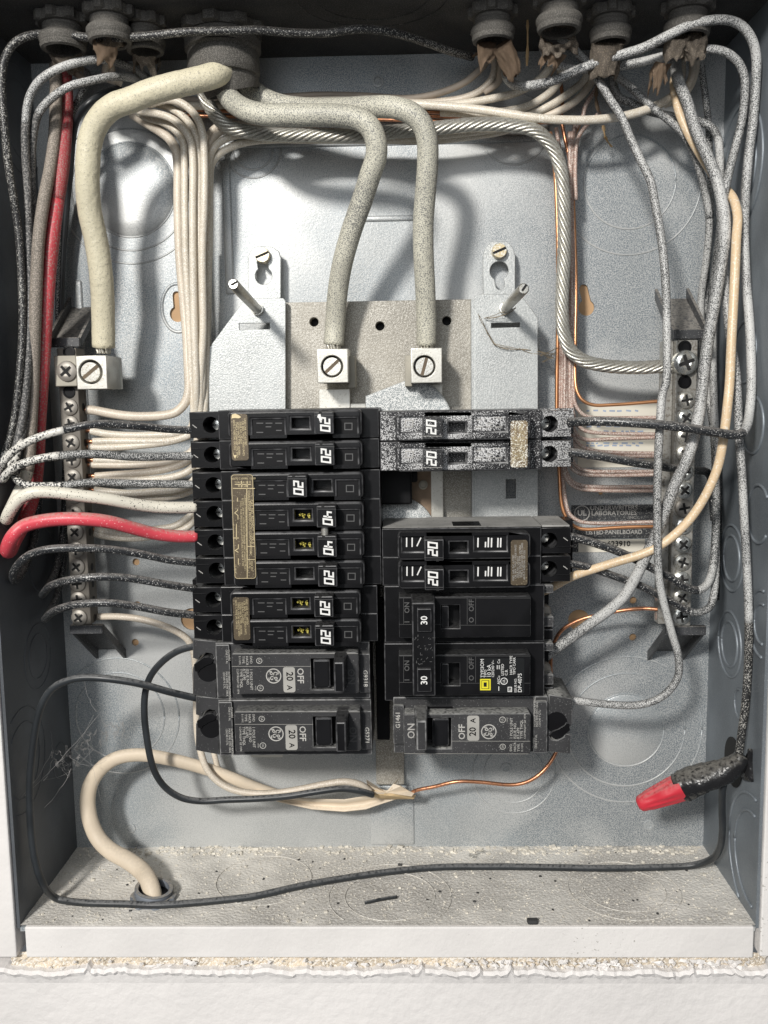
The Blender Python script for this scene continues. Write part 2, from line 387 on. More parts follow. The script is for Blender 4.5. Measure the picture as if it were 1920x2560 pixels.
M_cases_l = mat('paint_spattered_handle', (.010, .010, .011), .35, 0, .2, 60, sp=((.70, .70, .70), .68, 1100, .04, .2))
M_ink = mat('white_ink', (.82, .82, .80), .5, 0, .04)
M_ink_g = mat('grey_ink', (.40, .39, .37), .6, 0, .1)
M_ink_s = mat('silver_ink', (.50, .49, .46), .5, 0, .1)
M_ink_d = mat('dim_emboss', (.09, .09, .09), .5, 0, .1)
M_badge = mat('grey_badge', (.42, .41, .38), .5, .1, .08, 60)
M_gold = mat('gold_ink', (.66, .55, .33), .4, .3, .1)
M_lbl = mat('bronze_label', (.115, .09, .06), .36, .3, .2, 60, sp=((.30, .25, .17), .66, 600, .06))
M_lbl_s = mat('spattered_bronze_label', (.20, .15, .09), .45, .1, .2, 60, sp=((.80, .78, .70), .56, 950, .03))
M_yel = mat('yellow_ink', (.80, .72, .03), .5, 0, .04)
M_lblk = mat('black_label', (.012, .013, .014), .35)
M_stick = mat('cream_sticker', (.78, .74, .64), .6, 0, .05, 30)
M_stkb = mat('blue_print', (.35, .42, .55), .6)
M_stkd = mat('dirty_black_plate', (.03, .032, .036), .5, 0, .2, 60, sp=((.24, .24, .23), .62, 900, .06))
M_paste = mat('yellow_grease', (.55, .48, .10), .3, 0, .3, 400)
M_tape = mat('black_tape', (.014, .014, .015), .25, 0, .2, 60, bump=.9, bs=160, bdist=.0016, dust=((.20, .19, .17), .8))
M_nut = mat('red_wire_nut', (.60, .035, .055), .4, 0, .08, 40, dust=((.62, .30, .28), .6), bump=.1)
M_web = mat('cobweb_silk', (.36, .35, .34), .9)
M_straw = mat('straw_fibre', (.62, .46, .26), .8, 0, .15, 60)
M_edge = mat('edge_highlight', (.06, .06, .063), .38, 0, .5, 300)  # highlight line along black arrises, painted as paler plastic
M_edge_g = mat('worn_edge_highlight', (.17, .17, .17), .55, 0, .5, 300)  # painted highlight together with pale wear on the grey arrises
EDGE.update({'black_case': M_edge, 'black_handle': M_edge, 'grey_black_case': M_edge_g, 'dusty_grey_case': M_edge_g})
# ------------------------------------------------------------------ the enclosure
BOX = thing('electrical_box', 'open grey steel panel enclosure recessed in the white wall, with everything wired inside it', 'electrical panel', (0, 0, 0))
def keyhole(px, py, r, sx, sy, sr, h=0):
    c = P(px, py, h); s = P(sx, sy, h); up = 1 if s[2] > c[2] else -1
    a = math.asin(min(.99, sr/r)); o = []
    if up > 0:
        o += circ(c[0], c[2], r, 22, math.pi/2+a, math.pi*2.5-a); o += circ(s[0], s[2], sr, 9, 0, math.pi)
    else:
        o += circ(c[0], c[2], r, 22, -math.pi/2+a, math.pi*1.5-a); o += circ(s[0], s[2], sr, 9, math.pi, 2*math.pi)
    return o
holes = [keyhole(444, 785, 4.0, 441, 738, 2.0), keyhole(1466, 769, 4.0, 1459, 722, 2.2)]
for x, y, r in ((480, 1548, 6.0), (1447, 1550, 5.6), (338, 1606, 1.9), (343, 1512, 1.9), (340, 1405, 1.9), (1583, 1501, 1.9), (1582, 1593, 1.9), (1502, 1232, 1.2)):
    c = P(x, y, 0); holes.append(circ(c[0], c[2], r, 18))
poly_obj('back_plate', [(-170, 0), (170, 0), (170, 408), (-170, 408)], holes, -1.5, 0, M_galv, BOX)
box('wood_board', (-169, 169, 1, 407), -7, -1.6, M_wood, BOX, bev=0)
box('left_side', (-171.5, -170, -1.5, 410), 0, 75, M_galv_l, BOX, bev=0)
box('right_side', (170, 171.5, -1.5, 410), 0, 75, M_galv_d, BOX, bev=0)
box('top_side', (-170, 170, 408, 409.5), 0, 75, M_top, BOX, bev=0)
# floor as a gently uneven sheet of dust over steel
b = bmesh.new(); nx, ny = 150, 36; rnd = np.random.RandomState(3); g = rnd.rand(nx+1, ny+1)
for _ in range(2): g = (g+np.roll(g, 1, 0)+np.roll(g, -1, 0)+np.roll(g, 1, 1)+np.roll(g, -1, 1))/5
V = [[b.verts.new((-170+340*i/nx, -75*j/ny, (g[i, j]-.5)*1.3)) for j in range(ny+1)] for i in range(nx+1)]
for i in range(nx):
    for j in range(ny): b.faces.new((V[i][j], V[i][j+1], V[i+1][j+1], V[i+1][j]))
bmesh.ops.recalc_face_normals(b, faces=b.faces)
link('bottom_side', me_from(b, True), M_floor, BOX, (0, 0, 0))
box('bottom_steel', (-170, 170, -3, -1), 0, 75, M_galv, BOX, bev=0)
def ring(name, c, ax, r, t, mat_, parent, sq=1.0, seg=64):
    """raised or pressed circular line lying on a face whose normal is axis ax"""
    runs = [[]]
    for i in range(seg+1):
        a = 2*math.pi*i/seg; u, v = r*math.cos(a), r*sq*math.sin(a)
        q = {1: (c[0]+u, c[1], c[2]+v), 0: (c[0], c[1]+u, c[2]+v), 2: (c[0]+u, c[1]+v, c[2])}[ax]
        if abs(q[0]) > 170.1 or q[1] < -72 or q[1] > .1 or q[2] < .1 or q[2] > 408.1: runs.append([])
        else: runs[-1].append(q)
    b = bmesh.new()
    for rn in runs:
        if len(rn) > 2: tube_bm(rn, t, 6, b)
    return link(name, me_from(b, True), mat_, parent, tuple(c))
for px, py, rs in ((325, 475, (23, 29.5, 36)), (1575, 455, (22.5, 35)), (632, 372, (10, 14)), (1285, 322, (17,)), (1565, 1825, (20, 31, 40)), (1285, 1935, (16, 22)), (300, 1790, (24, 32))):
    c = P(px, py, 0)
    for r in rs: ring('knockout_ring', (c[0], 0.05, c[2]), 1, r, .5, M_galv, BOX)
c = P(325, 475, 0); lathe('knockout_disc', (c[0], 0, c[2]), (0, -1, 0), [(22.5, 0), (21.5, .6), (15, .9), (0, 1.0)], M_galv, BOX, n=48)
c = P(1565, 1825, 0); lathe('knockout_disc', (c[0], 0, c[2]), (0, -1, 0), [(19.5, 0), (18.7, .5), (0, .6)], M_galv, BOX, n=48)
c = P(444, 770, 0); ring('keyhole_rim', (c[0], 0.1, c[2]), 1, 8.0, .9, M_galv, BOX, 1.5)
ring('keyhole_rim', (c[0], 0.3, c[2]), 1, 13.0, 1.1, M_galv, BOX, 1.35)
for px, py in ((945, 203), (970, 2068), (326, 2070), (1622, 2062), (1265, 1920)):
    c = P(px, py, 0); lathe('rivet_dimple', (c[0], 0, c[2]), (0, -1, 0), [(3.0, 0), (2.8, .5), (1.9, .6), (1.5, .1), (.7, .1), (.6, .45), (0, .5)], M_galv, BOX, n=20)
for r, hh in (((558, 400, 580, 735), 1.3), ((900, 538, 1045, 552), 1.0), ((560, 345, 1340, 362), 1.2), ((925, 1965, 1035, 2112), .9), ((205, 700, 222, 1400), 1.0)):
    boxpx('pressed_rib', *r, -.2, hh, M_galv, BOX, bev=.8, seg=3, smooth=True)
for px, py, rs in ((1824, 1610, (16, 11)), (1829, 1395, (16, 11)), (1882, 1062, (13,)), (1896, 1285, (13,)), (1905, 1560, (15, 9)), (1880, 2150, (22, 30)), (1850, 420, (20, 28)), (1862, 880, (14,)), (1850, 1760, (7,))):
    c = onplane(px, py, 0, 170)
    for r in rs: ring('knockout_ring', (169.95, c[1], c[2]), 0, r, .8, M_galv_d, BOX)
for px, py, rs in ((95, 1640, (16, 11)), (105, 1400, (16,)), (150, 1900, (9,)), (60, 1900, (18, 25)), (25, 1250, (14,)), (50, 300, (18, 25))):
    c = onplane(px, py, 0, -170)
    for r in rs: ring('knockout_ring', (-169.95, c[1], c[2]), 0, r, .30, M_galv_l, BOX)
for px, py, rs in ((975, 2240, (22, 30)), (1560, 2225, (20, 27)), (660, 2200, (24,)), (420, 2190, ())):
    c = onplane(px, py, 2, 0)
    for r in rs: ring('knockout_ring', (c[0], c[1], 0.3), 2, r, .22, M_floor, BOX)
for px, py, rs in ((930, -10, (24, 32)),):
    c = onplane(px, py, 2, 408)
    for r in rs: ring('knockout_ring', (c[0], c[1], 407.95), 2, r, .35, M_top, BOX)
c = onplane(1834, 1905, 0, 170)                       # open knockout in the right side
me = me_from(bm_box(0, 1, 0, 1, 0, 1, 0)); 
lathe('open_knockout', (169.9, c[1], c[2]), (-1, 0, 0), [(12, 0), (12, .25), (0, .26)], M_dark, BOX, n=32)
# white painted front flange below and frame around
fl = rect3(64, 2312, 1884, 2394, 76)
box('front_flange', (fl[0], fl[1], fl[2], -0.3), 70, 76.2, M_paint, BOX, bev=.6, smooth=False)

# ------------------------------------------------------------------ the wall around
def struct(o, name=None): o['kind'] = 'structure'; return o
JL = P(50, 2380, 77)[0]; JR = P(1889, 2300, 77)[0]; ZW = P(900, 2428, 77)[2]; ZG = fl[2]
struct(box('wall_left_strip', (-330, -171.7, P(30, 2404, 80)[2], 470), 40, 77, M_paint, None, bev=.7))
struct(box('wall_right_strip', (171.7, 330, P(1900, 2402, 80)[2], 470), 40, 77, M_paint, None, bev=.7))
struct(box('wall_head', (-330, 330, 413, 520), 40, 101, M_paint, None, bev=.7))
# lower wall with a ragged paint edge along its top
b = bmesh.new(); n = 420; prev = None; rs = random.Random(5); x0, x1 = -330, 330; amp = [0]*(n+1); v = 0
for i in range(n+1):
    v = v*.8+rs.uniform(-.6, .6); amp[i] = v+(1.8 if rs.random() < .025 else 0)
zt = lambda i: ZW+.8+amp[i]
rows = []
for i in range(n+1):
    x = x0+(x1-x0)*i/n; bul = max(0, rs.gauss(.25, .55))
    rows.append([b.verts.new(p) for p in ((x, -66, zt(i)-.3), (x, -77-bul*.5, zt(i)), (x, -78.4-bul, zt(i)-1.2), (x, -77.6, zt(i)-2.9-rs.random()), (x, -77, ZW-6), (x, -77, -160))])
for a, c in zip(rows, rows[1:]):
    for k in range(5): b.faces.new((a[k], c[k], c[k+1], a[k+1]))
bmesh.ops.recalc_face_normals(b, faces=b.faces)
struct(link('wall', me_from(b), M_wall, None, (0, -77, ZW)))
# crumbled plaster edge between flange and wall
b = bmesh.new(); nx, nz = 300, 8; rs = random.Random(9); Vv = []
for i in range(nx+1):
    col = []
    for j in range(nz+1):
        x = -176+352*i/nx; z = ZW-1+(ZG+.6-ZW+1)*j/nz
        col.append(b.verts.new((x+rs.uniform(-.3, .3), -72.3-rs.random()*1.1-1.2*(1-j/nz), z)))
    Vv.append(col)
for i in range(nx):
    for j in range(nz): b.faces.new((Vv[i][j], Vv[i+1][j], Vv[i+1][j+1], Vv[i][j+1]))
bmesh.ops.recalc_face_normals(b, faces=b.faces)
struct(link('plaster_edge', me_from(b), M_core, None, (0, -72, ZW)))
# torn paint curls hanging on that edge
b = bmesh.new(); rs = random.Random(21)
for _ in range(230):
    x = rs.choice([rs.uniform(-165, 168), rs.uniform(40, 168)]); z = ZW+rs.uniform(.2, 4.5); s = rs.choice([rs.uniform(.4, 1.1), rs.uniform(.8, 2.8)])
    q = []
    for k in range(5):
        a = rs.uniform(-.8, .8)+k*1.25; q.append((x+s*math.cos(a)*rs.uniform(.6, 1.4), -74.6-rs.uniform(.2, 1.6), z+s*.55*math.sin(a)))
    vs_ = [b.verts.new(p) for p in q]; c0 = b.verts.new((x, -76.4-rs.random(), z))
    for k in range(5): b.faces.new((vs_[k], vs_[(k+1) % 5], c0))
bmesh.ops.recalc_face_normals(b, faces=b.faces)
o = link('paint_flakes', me_from(b), M_paint, None, (0, -75, ZW)); tag(o, 'curled flakes of torn white paint along the crumbled plaster edge below the panel', 'paint flakes', None, 'stuff')

# ------------------------------------------------------------------ interior chassis
CH = thing('breaker_chassis', 'galvanised steel mounting frame with main lugs behind the black breakers', 'breaker panel frame', P(950, 1100, 16))
hb = 22.0
def slot_px(x0, y0, x1, y1, h):
    r = rect3(x0, y0, x1, y1, h); return [(r[0], r[2]), (r[1], r[2]), (r[1], r[3]), (r[0], r[3])]
L = pxpoly([(505, 1860), (505, 905), (522, 870), (612, 748), (640, 745), (708, 745), (714, 752), (714, 1860)], hb)
poly_obj('left_bracket', L, [slot_px(598, 808, 674, 824, hb)], hb-1.6, hb, M_bracket, CH, bev=.3)
tab = pxpoly([(620, 752), (620, 640), (630, 622), (645, 615), (680, 617), (697, 628), (702, 645), (702, 752)], 9)
kh = keyhole(659, 690, 4.2, 656, 655, 2.6, 9)
poly_obj('left_tab', tab, [kh], 7, 9, M_bracket, CH, bev=.3)
poly_obj('tab_riser', pxpoly([(620, 745), (702, 745), (702, 752), (620, 752)], 16), [], 7, hb-1.5, M_bracket, CH)
Rb = pxpoly([(1186, 1860), (1186, 740), (1205, 735), (1296, 735), (1306, 742), (1345, 795), (1345, 1860)], hb)
poly_obj('right_bracket', Rb, [slot_px(1228, 807, 1300, 819, hb), slot_px(1265, 1198, 1290, 1246, hb)], hb-1.6, hb, M_bracket, CH, bev=.3)
tab = pxpoly([(1208, 742), (1208, 640), (1214, 620), (1228, 604), (1268, 604), (1282, 618), (1288, 640), (1288, 742)], 9)
poly_obj('right_tab', tab, [keyhole(1248, 677, 4.6, 1251, 712, 2.4, 9)], 7, 9, M_bracket, CH, bev=.3)
r = rect3(712, 748, 722, 1860, hb); box('channel_side', (r[0]-.5, r[0]+1.1, r[2], r[3]), 4, hb-.2, M_bracket, CH, bev=.2)
r = rect3(1180, 748, 1188, 1860, hb); box('channel_side', (r[1]-1.6, r[1], r[2], r[3]), 4, hb-.2, M_bracket, CH, bev=.2)
bp = rect3(718, 752, 1184, 1850, 16)
hol = []
for x, y in ((785, 805), (950, 815), (1117, 802)):
    c = P(x, y, 16); hol.append(circ(c[0], c[2], 2.2, 20))
poly_obj('base_plate', [(bp[0], bp[2]), (bp[1], bp[2]), (bp[1], bp[3]), (bp[0], bp[3])], hol, 8, 16, M_base, CH, bev=.3)
box('base_underside', (bp[0]+1, bp[1]-1, bp[2]+1, bp[3]-1), 3, 7.9, M_case_d, CH, bev=0)
c0 = P(1000, 1115, 30)
o = pxpoly([(913, 1170), (913, 990), (1035, 990)], 30); rad = 25
ins = [(o[0][0], o[0][1]), (o[1][0], o[1][1])]+circ(o[2][0]-6, o[1][1]-rad*.62, rad, 16, math.pi*.42, -math.pi*.15)+[(o[2][0]+10, o[0][1])]
poly_obj('insulator_block', ins[::-1], [], 16, 27, M_spk, CH, bev=1.2, res=3)
c = P(998, 1335, 27); lathe('insulator_dome', (c[0], -16, c[2]), (0, -1, 0), [(18, 0), (17.6, 8), (15, 10), (0, 10.5)], M_spk, CH, n=36)
for (a, b_, c_, d) in ((797, 972, 876, 1060), (1028, 960, 1108, 1360)):
    boxpx('bus_bar', a, b_, c_, d, 16, 21, M_alu, CH, bev=.4)
boxpx('bus_bar', 872, 1008, 915, 1060, 16, 20, M_alu, CH, bev=.4)
boxpx('bus_bar', 940, 1500, 972, 1850, 16, 24, M_case_d, CH, bev=.4)
boxpx('bus_tail', 940, 1850, 1010, 1962, 1, 4, M_base, CH, bev=.5)
c = P(1058, 1212, 21); lathe('bus_rivet', (c[0], -21, c[2]), (0, -1, 0), [(2.4, 0), (2.2, .8), (1.5, 1.0), (1.3, .5), (0, .5)], M_alu_d, CH, n=20)
boxpx('stab_block', 940, 1165, 1030, 1262, 20, 34, M_case_d, CH, bev=1)
boxpx('stab_finger', 1018, 1178, 1044, 1206, 20, 30, M_case_d, CH, bev=1)
boxpx('burnt_patch', 948, 1170, 1078, 1300, 20.9, 21.3, M_kraft, CH, bev=.1)
def slot_screw(name, px, py, h, r, ht, ang, m, parent, base=0, slot=M_dark, recess=False):
    c = P(px, py, h); o = lathe(name, (c[0], -(h-ht), c[2]), (0, -1, 0), [(r, 0), (r, ht*.75), (r*.9, ht), (0, ht)], m, parent, n=28)
    ca, sa = math.cos(ang), math.sin(ang); u = (ca*r*.9, sa*r*.9); v = (-sa*r*.17, ca*r*.17)
    pts = [(c[0]+u[0]+v[0], c[2]+u[1]+v[1]), (c[0]-u[0]+v[0], c[2]-u[1]+v[1]), (c[0]-u[0]-v[0], c[2]-u[1]-v[1]), (c[0]+u[0]-v[0], c[2]+u[1]-v[1])]
    poly_obj('slot', pts, [], h-.15, h+.04, slot, o)
    return o
def lug(parent, x0, y0, x1, y1, h0, h1, ang, cx, cy, r, side=None):
    rr = rect3(x0, y0, x1, y1, h1)
    c = P(cx, cy, h1)
    o = poly_obj('wire_lug', [(rr[0], rr[2]), (rr[1], rr[2]), (rr[1], rr[3]), (rr[0], rr[3])], [circ(c[0], c[2], r*1.12, 28)], h0+3, h1, M_alu, parent, bev=.35)
    box('lug_back', (rr[0]+.1, rr[1]-.1, rr[2]+.1, rr[3]-.1), h0, h0+9, M_alu, o, bev=.2)
    slot_screw('lug_screw', cx, cy, h1-1.6, r, 8, ang, M_screw, o, slot=M_slot)
    cxm = (rr[0]+rr[1])/2
    lathe('wire_opening', (cxm, -(h0+h1)/2, rr[2]-.05), (0, 0, -1), [((rr[1]-rr[0])*.38, 0), ((rr[1]-rr[0])*.38, .12), (0, .13)], M_case_d, o, n=24)
    return o
lug(CH, 793, 872, 870, 957, 21, 44, math.radians(42), 830, 916, 4.5)
lug(CH, 1027, 870, 1105, 957, 21, 44, math.radians(74), 1061, 916, 4.5)
boxpx('lug_foot', 868, 890, 888, 970, 21, 33, M_alu_d, CH, bev=.3)
boxpx('lug_foot', 1012, 888, 1030, 966, 21, 33, M_alu_d, CH, bev=.3)
slot_screw('mounting_screw', 655, 637, 13, 3.7, 6, math.radians(22), M_brass, CH)
slot_screw('mounting_screw', 1249, 626, 13, 3.7, 6, math.radians(22), M_brass, CH)
for (tx, ty, bx, by, hh, an) in ((577, 700, 645, 775, 84, 30), (1303, 712, 1262, 772, 82, 55)):
    a = P(bx, by, hb); t = P(tx+6, ty+10, hh); ax = (0, -1, 0); Lh = hh-hb
    ax = Vector(t)-Vector(a); Lh = ax.length
    o = lathe('cover_post', tuple(a), tuple(ax), [(2.9, 0), (2.9, 3), (2.35, 3.1), (2.35, Lh-.6), (1.9, Lh), (0, Lh)], M_screw, CH, n=20)
    q = math.radians(an); u = Vector((math.cos(q), 0, math.sin(q))); n_ = Vector((-math.sin(q), 0, math.cos(q))); tt = Vector(t)+ax.normalized()*.05
    b = bmesh.new(); b.faces.new([b.verts.new(tt+u*a1*2.1+n_*b1*.5) for a1, b1 in ((1, 1), (-1, 1), (-1, -1), (1, -1))]); prt('slot', b, M_dark, o)

tag(boxpx('paper_tab', 628, 1884, 706, 1893, 36, 37, M_stick, None, bev=0), 'narrow white paper edge showing under the lowest left breaker', 'paper')
# ------------------------------------------------------------------ terminal bars
def cross_screw(px, py, h, r, m, parent, ht=3.2, ang=0.4, name='terminal_screw'):
    c = P(px, py, h); o = lathe(name, (c[0], -(h-ht), c[2]), (0, -1, 0), [(r*.97, 0), (r, ht*.35), (r*.93, ht*.75), (r*.6, ht), (r*.3, ht*.98), (0, ht*.7)], m, parent, n=24)
    b = bmesh.new()
    for k in range(2):
        a = ang+k*math.pi/2; u = (math.cos(a)*r*.62, math.sin(a)*r*.62); v = (-math.sin(a)*r*.13, math.cos(a)*r*.13)
        b.faces.new([b.verts.new((c[0]+s*u[0]+t*v[0], -h-.12-.01*k, c[2]+s*u[1]+t*v[1])) for s, t in ((1, 1), (-1, 1), (-1, -1), (1, -1))])
    prt('cross_slot', b, M_dark, o); return o
def end_clip(parent, z, x0, x1, h1, m, flip):
    """plastic stand-off: a tray reaching from the back plate to the bar, leaning away from it"""
    b = bmesh.new(); s = flip; bk = 22*s
    def quad_prism(p, q, t):
        pass
    pts0 = [(x0, -h1, z), (x1, -h1, z), (x1, -h1, z+4.5*s), (x0, -h1, z+4.5*s)]
    bm_box(min(x0, x1), max(x0, x1), min(z, z+4.5*s), max(z, z+4.5*s), h1-3, h1, .3, 1, 0, b)
    for xx in (x0, x1-1.4):
        for side in (0,):
            v = [b.verts.new(p) for p in ((xx, -h1+2, z), (xx+1.4, -h1+2, z), (xx+1.4, 0, z+bk), (xx, 0, z+bk), (xx, -h1+2, z+4.5*s), (xx+1.4, -h1+2, z+4.5*s), (xx+1.4, 0, z+bk+5*s), (xx, 0, z+bk+5*s))]
            for f in ((0, 1, 2, 3), (4, 5, 6, 7), (0, 1, 5, 4), (1, 2, 6, 5), (2, 3, 7, 6), (3, 0, 4, 7)): b.faces.new([v[i] for i in f])
    v = [b.verts.new(p) for p in ((x0, -h1+2.2, z+.4*s), (x1, -h1+2.2, z+.4*s), (x1, 0, z+bk), (x0, 0, z+bk))]; b.faces.new(v)
    bmesh.ops.recalc_face_normals(b, faces=b.faces)
    return link('end_bracket', me_from(b), m, parent, ((x0+x1)/2, -h1, z))
HBL = 36.0
a = P(153, 990, HBL); c_ = P(172, 870, HBL); e = P(176, 1562, HBL); xb0 = P(165, 1250, HBL)[0]-.3; xb1 = xb0+9.2
BL = thing('terminal_bar', 'tall dusty neutral bar on the left side, large lug near its top', 'terminal bar', (xb0+4, -HBL, (c_[2]+e[2])/2))
bar = box('bar_body', (xb0, xb1, e[2], c_[2]), HBL-11, HBL, M_bar, BL, bev=.4)
SY = [1018, 1060, 1107, 1150, 1194, 1240, 1286, 1331, 1375, 1418, 1460, 1500, 1545]
for i, y in enumerate(SY):
    cx = 170+(y-1018)*.045; cross_screw(cx+2, y, HBL+1.6, 4.1, M_screw_d, BL, ang=random.uniform(0, 1.5))
    r = P(cx, y, HBL-5); lathe('wire_hole', (xb1+.02, -(HBL-5.5), r[2]), (1, 0, 0), [(1.9, 0), (1.9, .08), (0, .09)], M_case_d, BL, n=14)
for y in (880, 980):
    r = P(173, y, HBL); lathe('screw_hole', (r[0], -HBL-.02, r[2]), (0, -1, 0), [(3.0, 0), (2.9, .5), (2.2, .55), (2.1, .06), (0, .05)], M_case_d, BL, n=22)
zt_ = c_[2]; end_clip(BL, zt_+.5, xb0-6, xb1+1.5, HBL-1, M_plas, 1); end_clip(BL, e[2]-.5, xb0-2, xb1+5, HBL-1, M_plas, -1)
lg = lug(BL, 191, 889, 267, 973, 20, 44, math.radians(38), 226, 930, 5.0)
bl2 = rect3(136, 889, 191, 966, 41); box('lug_ear', bl2, 36.2, 41, M_alu_d, lg, bev=.4)
cross_screw(164, 928, 43, 5.0, M_screw_d, BL, ang=.7, ht=3.5)
HBR = 36.0
a = P(1708, 1250, HBR); xr0 = a[0]-5.0; xr1 = a[0]+5.0; zt_ = P(1710, 850, HBR)[2]; ze = P(1708, 1565, HBR)[2]
BR = thing('ground_bar', 'tall metal bar of bright cross screws on the right side, holding copper wires', 'terminal bar', (xr0+4, -HBR, (zt_+ze)/2))
box('bar_body', (xr0, xr1, ze, zt_), HBR-11, HBR, M_bar_r, BR, bev=.4)
box('bar_flange', (xr0-4.5, xr0, ze, zt_), HBR-12, HBR-4, M_bar_r, BR, bev=.4)
for y in (1000, 1045, 1092, 1135, 1180, 1226, 1271, 1316, 1362, 1407, 1451, 1496, 1543):
    cx = 1718-(y-1000)*.024; cross_screw(cx, y, HBR+2.0, 4.3, random.choice([M_screw_b, M_screw_b, M_screw]) if y not in (1271,) else M_screw_d, BR, ang=random.uniform(0, 1.5), ht=3.6)
    r = P(1690, y, HBR-5); lathe('wire_hole', (xr0-4.52, -(HBR-8), r[2]), (-1, 0, 0), [(2.0, 0), (2.0, .1), (0, .11)], M_copper_p, BR, n=14)
cross_screw(1717, 906, HBR+4.5, 6.0, M_screw_b, BR, ang=.35, ht=5)
for y in (868, 955):
    r = P(1712, y, HBR); lathe('screw_hole', (r[0], -HBR-.02, r[2]), (0, -1, 0), [(3.2, 0), (3.0, .5), (2.2, .55), (2.1, .06), (0, .05)], M_case_d, BR, n=22)
end_clip(BR, zt_+.5, xr0-1, xr1+6, HBR-1, M_plas, 1); end_clip(BR, ze-.5, xr0-1, xr1+8, HBR-1, M_plas, -1)

# ------------------------------------------------------------------ cable connectors in the top
def solve_h(px, py, z): return -onplane(px, py, 2, z)[1]
def connector(px, py, wpx, label, zring=396.0, big=False, sheath=None, mth=M_kraft_d):
    hh = 40 if big else min(max(solve_h(px, py, zring), 8), 62); c = P(px, py, hh); R = wpx/2/(F/(473.35-hh))*1.0
    t = thing('cable_connector', label, 'cable connector', (c[0], c[1], 408), 'cable connectors through the top of the panel')
    z = 408
    lathe('locknut', (c[0], c[1], z), (0, 0, -1), [(R*1.0, 0), (R*1.0, 3.6), (R*.86, 4.2)], M_fit, t, n=48, notch=(8, R*.15), smooth=False)
    if big:
        lathe('connector_body', (c[0], c[1], z-4), (0, 0, -1), [(R*.80, 0), (R*.84, 2.5), (R*.90, 3), (R*.90, 7), (R*.84, 8), (R*.86, 14), (R*.86, 17), (R*.82, 18), (R*.60, 18), (R*.58, 10), (0, 10)], M_fit, t, n=40)
        lathe('rubber_throat', (c[0]+1, c[1], z-17), (.22, .25, -1), [(R*.74, 0), (R*.70, 8), (R*.64, 11.5), (R*.58, 11.5), (R*.56, 2), (0, 2)], M_fit, t, n=32)
    else:
        lathe('bushing', (c[0], c[1], z-4), (0, 0, -1), [(R*.70, 0), (R*.73, .7), (R*.70, 1.4), (R*.73, 2.1), (R*.70, 2.8), (R*.70, 3.6), (R*.82, 4.2), (R*.88, 5.2), (R*.88, 6.6), (R*.82, 8.0), (R*.84, 8.6), (R*.80, 10), (R*.70, 10.6), (R*.63, 10), (R*.60, 4), (0, 4)], M_fit, t, n=36)
    return t, c, R
CON = {}
for key, px, py, wp, lab, big in (
    ('a', 158, 112, 128, 'dusty connector in the top left corner, leftmost, with the red cable below', False),
    ('b', 272, 35, 124, 'dusty top left connector with a pale sheath, highest and nearest of the left three', False),
    ('c', 363, 118, 108, 'small dusty connector just left of the large service connector', False),
    ('d', 556, 75, 200, 'large dusty service connector that the three thick cream cables leave', True),
    ('e', 1232, 92, 118, 'dusty castellated connector, leftmost of the four at the top right', False),
    ('f', 1398, 52, 124, 'dusty connector at the top right, second of four, with frayed brown paper below', False),
    ('g', 1526, 95, 112, 'dusty connector at the top right, third of four, behind two grey wires', False),
    ('i', 1718, 80, 124, 'dusty connector nearest the top right corner with several wires and torn paper', False)):
    CON[key] = connector(px, py, wp, lab, big=big)
def torn(name, pts, r, label, m=M_kraft, seed=1, h=20, flare=1.15, th=.35, parent=None, spread=1.0, jag=6.0, n=22):
    """a split open paper or plastic sheath: tube wall with a jagged lower end"""
    rs = random.Random(seed); q = [P(*p) if len(p) > 2 else P(p[0], p[1], h) for p in pts]; path = smooth_path(crom(q, 5), 1)
    b = bmesh.new(); path = [Vector(p) for p in path]; T = (path[-1]-path[0]).normalized(); x = T.cross(Vector((0, 1, 0))).normalized(); y = T.cross(x); rows = []
    gap = 2 if spread < 1 else 0
    ph = [rs.uniform(0, 6.28) for _ in range(6)]; n = 44
    jj = [-jag*.45+jag*.30*math.sin(2*math.pi*k/n*2+ph[0])+jag*.22*math.sin(2*math.pi*k/n*5+ph[1])+rs.uniform(-.12, .12)*jag for k in range(n)]
    for i, p in enumerate(path):
        t = i/(len(path)-1); rr = r*(1+(flare-1)*t); row = []
        for k in range(n):
            a = 2*math.pi*k/n*spread+.6; w_ = 1+.12*t*math.sin(3*a+t*3+ph[2])+.11*t*math.sin(7*a-t*5+ph[3])+.06*math.sin(11*a+t*9+ph[4])
            off = T*(jj[k]*t*t)
            row.append(b.verts.new(p+off+x*(rr*w_*math.cos(a))+y*(rr*w_*math.sin(a))))
        rows.append(row)
    for a, c in zip(rows, rows[1:]):
        for k in range(n-(1 if spread < 1 else 0)): b.faces.new((a[k], a[(k+1) % n], c[(k+1) % n], c[k]))
    bmesh.ops.solidify(b, geom=b.faces[:], thickness=th)
    o = link(name, me_from(b, True), m, parent, tuple(path[0]))
    if parent is None: tag(o, label, 'cable sheath')
    return o
torn('torn_sheath', [(272, 50, 62), (272, 85, 59), (274, 112, 56)], 6.2, 'pale dusty sheath of the cable hanging from the front left connector', M_kraft_d, 1, flare=1.0, jag=2)
torn('torn_paper', [(273, 100, 60), (272, 130, 57), (270, 158, 54)], 6.6, 'torn brown paper wrap around the wires under the front left connector', M_kraft, 2, flare=.95, jag=9, spread=.8)
torn('torn_sheath', [(165, 125, 50), (172, 150, 47), (178, 176, 44)], 7.5, 'dark dusty sheath under the far left corner connector', M_kraft_d, 3, flare=.8, jag=4)
torn('torn_sheath', [(365, 130, 47), (368, 155, 44), (370, 190, 41)], 6.0, 'split grey sheath under the connector beside the large service connector', M_kraft_d, 4, flare=.9, jag=8, spread=.85)
